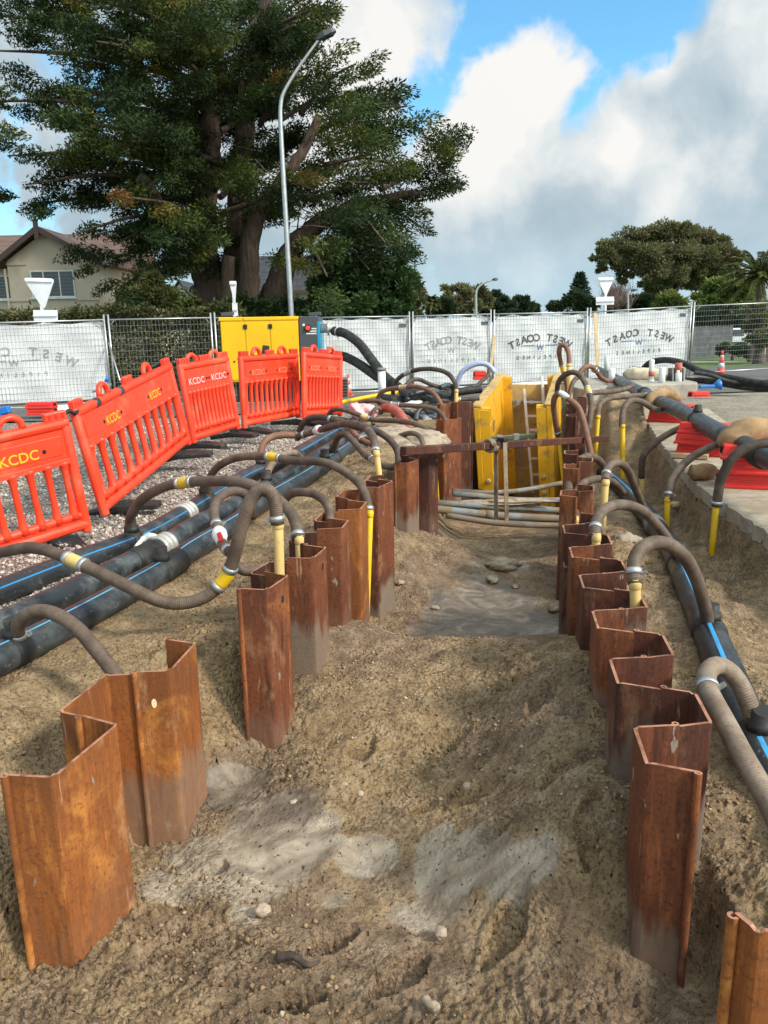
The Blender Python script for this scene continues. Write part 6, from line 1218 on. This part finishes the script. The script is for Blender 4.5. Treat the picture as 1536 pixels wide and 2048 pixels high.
# charcoal-roofed house behind the trunks
Yc = 44; c0, c1, zc0, zc1 = ay(455, 580, Yc)[0], ay(700, 580, Yc)[0], ay(600, 580, Yc)[2], ay(600, 512, Yc)[2]
hc = thing('house', "low pale house with charcoal roof glimpsed behind the cypress trunks", 'house', ((c0+c1)/2, Yc+3, 0)); mb = MB(); mb.box(c0, c1, Yc, Yc+7, 0, zc0+.1); mb.build('wall', M['weatherboard'], hc)
mb = MB(); mb.add([(c0-.5, Yc-.5, zc0-.05), (c1+.5, Yc-.5, zc0-.05), (c1-.3, Yc+3.5, zc1+.35), (c0+.3, Yc+3.5, zc1+.35), (c0-.5, Yc+7.5, zc0-.05), (c1+.5, Yc+7.5, zc0-.05)], [(0, 1, 2, 3), (3, 2, 5, 4), (0, 3, 4), (1, 5, 2), (0, 4, 5, 1)]); mb.build('roof', M['tile_k'], hc)
wx = ay(615, 600, Yc)[0]; window(wx, wx+.55, ay(615, 632, Yc)[2], ay(615, 593, Yc)[2], Yc-.012, hc)
mb = MB(); mb.box(c0-.45, c1+.45, Yc-.56, Yc-.505, zc0-.20, zc0-.02); mb.build('gutter', M['trimb'], hc)
Yw = 52; g0, g1, gm_ = ay(340, 600, Yw)[0], ay(382, 600, Yw)[0], ay(361, 600, Yw)[0]
hw = thing('house', "tiny white gabled house seen left of the cypress trunk", 'house', (gm_, Yw+3, 0)); mb = MB(); mb.ext([(g0, Yw, 0), (g1, Yw, 0), (g1, Yw, ay(361, 598, Yw)[2]), (gm_, Yw, ay(361, 566, Yw)[2]), (g0, Yw, ay(361, 598, Yw)[2])], (0, 6, 0)); mb.build('wall', M['weatherboard'], hw)
mb = MB(); zz0, zz1 = ay(361, 601, Yw)[2], ay(361, 563, Yw)[2]
for xe_ in (g0-.2, g1+.2): mb.ext([(xe_, Yw-.2, zz0), (gm_, Yw-.2, zz1), (gm_, Yw-.2, zz1+.12), (xe_, Yw-.2, zz0+.12)], (0, 6.4, 0))
mb.build('roof', M['tile_k'], hw)
# street lamps
def lamp(label, Y, base, pts, head, r0, r1, hl):
    b_ = ay(*base, Y); b_[2] = -.03; P = [b_]+[ay(px, py, Y) for px, py in pts]; root = thing('street_lamp', label, 'street lamp', b_, 'street lamps')
    q = spline(P, 8); mb = MB(); mb.tube(q, np.linspace(r0, r1, len(q)), 12); mb.build('pole', M['steel'], root)
    a, b2 = ay(*head[0], Y), ay(*head[1], Y); d = (b2-a)/np.linalg.norm(b2-a); mb = MB(); L = np.linalg.norm(b2-a); up = np.array([0, 0, 1.0]); up -= d*(up@d); up /= np.linalg.norm(up); sd = np.cross(d, up)
    vs = []; prof = [(0, .05, .05), (.15, .09, .07), (.4, .16, .10), (.8, .15, .08), (1, .07, .03)]
    for f, w, h in prof: vs += [a+d*L*f+sd*w*hl-up*h*.4*hl, a+d*L*f+sd*w*.8*hl+up*h*hl, a+d*L*f-sd*w*.8*hl+up*h*hl, a+d*L*f-sd*w*hl-up*h*.4*hl]
    fs = [(4*k_+j, 4*k_+(j+1) % 4, 4*k_+4+(j+1) % 4, 4*k_+4+j) for k_ in range(4) for j in range(4)]+[(3, 2, 1, 0), (16, 17, 18, 19)]; mb.add(vs, fs); h_ = mb.build('lamp_head', M['gen_grey'], root, bevel=.01)
    mb = MB(); mb.obox(a+d*L*.55-up*.045*hl, d*L*.28, sd*.10*hl, up*.008*hl); mb.build('lens', M['glass'], h_)
lamp("tall galvanised street lamp with curved arm in front of the cypress", 23.5, (584, 720), [(583, 640), (574, 480), (566, 340), (561, 240), (562, 206), (568, 184), (590, 146), (615, 110), (637, 80)], ((634, 80), (672, 62)), .088, .032, 1.1)
lamp("distant street lamp standing before the olive tree", 70, (952, 660), [(952, 620), (952, 590), (956, 576), (970, 565), (985, 560)], ((984, 560), (996, 559)), .14, .06, 1.6)
lamp("distant street lamp beneath the gum tree", 75, (1256, 660), [(1256, 620), (1256, 590), (1262, 582)], ((1262, 582), (1276, 580)), .13, .06, 1.6)
# give way signs seen from the back
def sign(label, Y, tri, rect, pole, thick=.03):
    b_ = ay(*pole[1], Y); root = thing('road_sign', label, 'road sign', b_, 'road signs seen from behind')
    mb = MB(); mb.tube([ay(*pole[0], Y+.05), ay(*pole[1], Y+.05)], .045, 10); mb.build('post', M['white'], root)
    P = [ay(*p, Y) for p in tri]; c = sum(P)/3; R_ = []
    for i in range(3):
        for f in (.12, .5, .88): pass
        a, b2, d = P[i-1], P[i], P[(i+1) % 3]; R_ += [b2+(a-b2)*.12, b2+(a-b2)*.03+(d-b2)*.03, b2+(d-b2)*.12]
    mb = MB(); mb.ext(R_, (0, thick, 0)); mb.build('triangle_plate', M['sign_back'], root)
    mb = MB(); [mb.bar(P[0]+(P[1]-P[0])*.08+np.array([0, -.02, -.10*0+o_]), P[1]+(P[0]-P[1])*.08+np.array([0, -.02, o_]), .03, .05) for o_ in (-.07,)]; mb.build('bracket', M['sign_back'], root)
    Q = [ay(*p, Y) for p in rect]; mb = MB(); mb.ext(Q, (0, thick, 0)); pl = mb.build('plate', M['sign_back'], root); mb = MB(); mb.bar(Q[0]*.5+Q[3]*.5+np.array([0, -.02, 0]), Q[1]*.5+Q[2]*.5+np.array([0, -.02, 0]), .03, .05); mb.build('rail', M['sign_back'], pl)
M['sign_back'] = mat('matt_white_sign_back', fn=worn((.76, .77, .78), (.64, .65, .66), 4, .5, .8, .05, 30, (.35, .5)))
sign("white triangular sign back above the left banner, with small plate below", 20.6, [(45, 555), (109, 557), (88, 621)], [(66, 620), (114, 620), (115, 641), (68, 642)], ((78, 556), (101, 800)))
sign("narrow angled white sign back in front of the cypress trunk", 22.5, [(458, 562), (473, 562), (470, 612)], [(464, 606), (474, 606), (476, 632), (466, 632)], ((466, 563), (474, 720)))
sign("white triangular sign back rising above the right fence panels", 24.8, [(1194, 555), (1229, 554), (1212, 594)], [(1192, 594), (1228, 593), (1228, 609), (1192, 610)], ((1211, 554), (1208, 752)))
# van, timber fence, low wall, goal frame
Yv = 41; v0, v1 = ay(1457, 670, Yv)[0], ay(1493, 670, Yv)[0]; zv = ay(1475, 656, Yv)[2]; zb2 = ay(1475, 690, Yv)[2]; w = v1-v0; h = zv-zb2
M['van'] = mat('white_van_paint', (.68, .69, .70), .25, spec=.6)
vn_ = thing('parked_van', "white van parked end-on behind the low bush", 'van', ((v0+v1)/2, Yv+2, max(0, zb2-.1)))
mb = MB(); mb.ext([(v0, Yv, zb2), (v1, Yv, zb2), (v1+.0, Yv, zb2+h*.5), (v1-.08, Yv, zb2+h*.86), (v1-.2, Yv, zb2+h), (v0+.2, Yv, zb2+h), (v0+.08, Yv, zb2+h*.86), (v0, Yv, zb2+h*.5)], (0, 4.2, 0)); mb.build('body', M['van'], vn_, bevel=.06)
mb = MB(); mb.ext([(v0+.12, Yv-.012, zb2+h*.52), (v1-.12, Yv-.012, zb2+h*.52), (v1-.20, Yv-.012, zb2+h*.90), (v0+.20, Yv-.012, zb2+h*.90)], (0, .01, 0)); mb.build('windscreen', M['glass'], vn_)
for s_ in (v0+.13, v1-.13): mb = MB(); mb.obox((s_, Yv-.012, zb2+h*.34), (.10, 0, 0), (0, .012, 0), (0, 0, .07)); mb.build('headlight', M['glass'], vn_, bevel=.01); 
for s_ in (v0+.12, v1-.12):
    for yy in (.8, 3.4): mb = MB(); mb.tube([(s_-.1, Yv+yy, zb2-.02), (s_+.1, Yv+yy, zb2-.02)], .33, 16); mb.build('wheel', M['black'], vn_)
mb = MB(); mb.box(v0+.05, v1-.05, Yv-.05, Yv+.0, zb2+.08, zb2+h*.2); mb.build('bumper', M['gen_grey'], vn_, bevel=.01)
a, b_ = ay(1384, 700, 39), ay(1462, 700, 40.5); zt = ay(1384, 654, 39)[2]; n = 26; fw_ = thing('timber_fence', "dark paling fence along the lawn behind the bare fence panel", 'fence', ((a[0]+b_[0])/2, 39.7, 0))
mb = MB(); d = (b_-a); 
for k_ in range(n): q = a+d*(k_/n); q2 = a+d*((k_+.93)/n); mb.bar((q[0], q[1], (zt+0)/2+.02*math.sin(k_*3)), (q2[0], q2[1], (zt+0)/2+.02*math.sin(k_*3)), .02, zt)
mb.build('palings', M['fence_wood'] if 'fence_wood' in M else M.setdefault('fence_wood', mat('weathered_dark_fence', fn=worn((.075, .08, .085), (.12, .12, .12), 3, .45, .7, .2, 30))), fw_)
for f in (0, .33, .66, 1): q = a+d*f; mb = MB(); mb.box(q[0]-.05, q[0]+.05, q[1]+.06, q[1]+.16, 0, zt+.05); mb.build('post', M['fence_wood'], fw_)
a, b_ = ay(1500, 714, 34.5), ay(1640, 714, 34.5); mb = MB(); mb.box(a[0], b_[0], 34.5, 34.8, 0, ay(1500, 690, 34.5)[2]); o = mb.build('garden_wall', M['trimb'], bevel=.02); tag(o, "low dark brown garden wall at the right edge by the lawn", 'wall')
a, b_ = ay(1497, 690, 33.8), ay(1531, 692, 33.8); zg_ = 0.0; mb = MB(); mb.tube([(b_[0], 33.8, 0), (b_[0], 33.8, b_[2]), (a[0], 33.8, a[2])], .03, 8); o = mb.build('white_frame', M['white']); tag(o, "thin white pipe frame standing on the lawn at the right", 'frame')
# ================================================================ small things on the mud
for (px, py, s_, lb, mt) in [(525, 1820, .028, "rounded brown stone by the grey slurry", 'stone'), (720, 1588, .020, "pale round pebble between the footprints", 'stone'), (588, 1606, .018, "small pale pebble at the slurry's top edge", 'stone'), (882, 1866, .022, "dark brown stone below the right slurry patch", 'stone'), (1095, 1735, .018, "small stone right of the white slurry", 'stone'),
                             (690, 1570, .024, "small stone in the pebbly patch of the mound", 'stone'), (935, 1572, .02, "stone right of the pebbly patch on the mound", 'stone'), (1010, 1128, .105, "flat pale clay boulder on the middle mound", 'clod'), (985, 1158, .05, "lower pale clay lump in front of the boulder", 'clod'), (1030, 1172, .03, "small clay lump right below the boulder", 'clod'),
                             (1255, 1080, .10, "broken pale slab beside the right sheet piles", 'clod'), (1350, 1010, .05, "short pale broken stake on the bench", 'timber'), (870, 1215, .025, "grey stone lying in the puddle", 'clod'), (1110, 1215, .05, "flat pale stone at the puddle's right rim", 'clod'), (800, 1165, .03, "clod at the foot of the left piles by the mound", 'clod')]:
    p = onz(px, py, s_*.45); lumpy('clay_lump' if mt == 'clod' else 'stone' if mt == 'stone' else 'broken_stake', lb, 'clay lump' if mt == 'clod' else 'stone' if mt == 'stone' else 'stake', p, s_*(1.5 if mt == 'clod' else 1.1), s_, s_*(.55 if mt == 'clod' else .8), mt, int(px), .45 if mt == 'clod' else .25, rot=px*.7)
p = onz(555, 1915, .02); q = onz(615, 1930, .015); mb = MB(); P = spline([p, (p+q)/2+np.array([0, .01, .012]), q, onz(640, 1922, .01)], 6); mb.tube(P, np.array([.020, .017, .018, .015, .014, .016, .013, .012, .013, .011, .010, .012, .010, .009, .008, .008, .007, .006, .004])[:len(P)], 8); o = mb.build('wood_stick', M['wood_dark']); tag(o, "wet dark broken stick lying on the near mud", 'stick')
P = [onz(848, 1996, .02), onz(858, 2008, .026), onz(872, 2012, .02), onz(866, 2024, .012)]; mb = MB(); mb.tube(spline(P, 5), [.010, .014, .016, .014, .012]+[.013]*6+[.015, .013, .010, .008, .006][:5], 8); o = mb.build('root_knot', M['clod']); tag(o, "pale knotted root lying at the bottom of the photo", 'root')
# loose gravel and crumbs
def scatter(name, fn_pos, n, s0, s1, material, label):
    xy = fn_pos(n); z = terrain(xy[:, 0], xy[:, 1]); n = len(xy); s_ = s0+(s1-s0)*rng.random(n)**2.5; base = np.array([(1, 0, 0), (-1, 0, 0), (0, 1, 0), (0, -1, 0), (0, 0, 1), (0, 0, -1)], float); fcs = np.array([(0, 2, 4), (2, 1, 4), (1, 3, 4), (3, 0, 4), (2, 0, 5), (1, 2, 5), (3, 1, 5), (0, 3, 5)])
    V = base[None]*s_[:, None, None]*rng.uniform(.6, 1.3, (n, 6, 1)); a_ = rng.random(n)*6.28; ca, sa = np.cos(a_), np.sin(a_); x_ = V[:, :, 0]*ca[:, None]-V[:, :, 1]*sa[:, None]; y_ = V[:, :, 0]*sa[:, None]+V[:, :, 1]*ca[:, None]
    V = np.stack([x_+xy[:, 0:1], y_+xy[:, 1:2], V[:, :, 2]*.75+z[:, None]+s_[:, None]*.25], 2).reshape(-1, 3); Fc = (fcs[None]+6*np.arange(n)[:, None, None]).reshape(-1, 3)
    me = bpy.data.meshes.new(name); me.vertices.add(len(V)); me.vertices.foreach_set('co', V.astype(np.float32).ravel()); me.loops.add(Fc.size); me.loops.foreach_set('vertex_index', Fc.astype(np.int32).ravel()); me.polygons.add(len(Fc)); me.polygons.foreach_set('loop_start', (np.arange(len(Fc))*3).astype(np.int32))
    at = me.attributes.new('tint', 'FLOAT', 'POINT'); at.data.foreach_set('value', np.repeat(rng.random(n), 6).astype(np.float32)); me.update(calc_edges=True); me.materials.append(material); o = bpy.data.objects.new(name, me); COL.objects.link(o); struct(o, label, 'stuff')
def gpos(n):
    y = 3.2+9.5*rng.random(n)**1.3; x = np.interp(y, [1, 3.4, 4.5, 6.95, 9, 11, 13], [-3.0, -2.2, -2.05, -1.5, -1.05, -.6, -.5])-.05-3.2*rng.random(n)**1.2; return np.stack([x, y], 1)
def cpos(n):
    y = 1.45+8*rng.random(n)**2; t = rng.uniform(-.45, 1.5, n); L, R = xl(y), xr(y); x = L+(R-L)*t; k_ = (fbm(x*1.9+2, y*1.9, 3) > .02) & (wetmask(x, y) < .3); return np.stack([x[k_], y[k_]], 1)
gm1 = mat('crushed_gravel', fn=leaf_fn([(0.0, (.19, .155, .13)), (0.4, (.35, .29, .245)), (0.8, (.47, .40, .345)), (1.0, (.60, .54, .47))], .9, thin=0)); gm2 = mat('soil_crumbs', fn=leaf_fn([(0.0, (.15, .09, .05)), (0.6, (.265, .172, .097)), (0.93, (.36, .25, .15)), (1.0, (.48, .39, .29))], .95, thin=0))
scatter('gravel', gpos, 26000, .008, .026, gm1, "pinkish crushed gravel lying between the pipes and the orange barriers")
scatter('soil_crumbs', cpos, 26000, .003, .014, gm2, "crumbs of sand and soil over the trench sides")
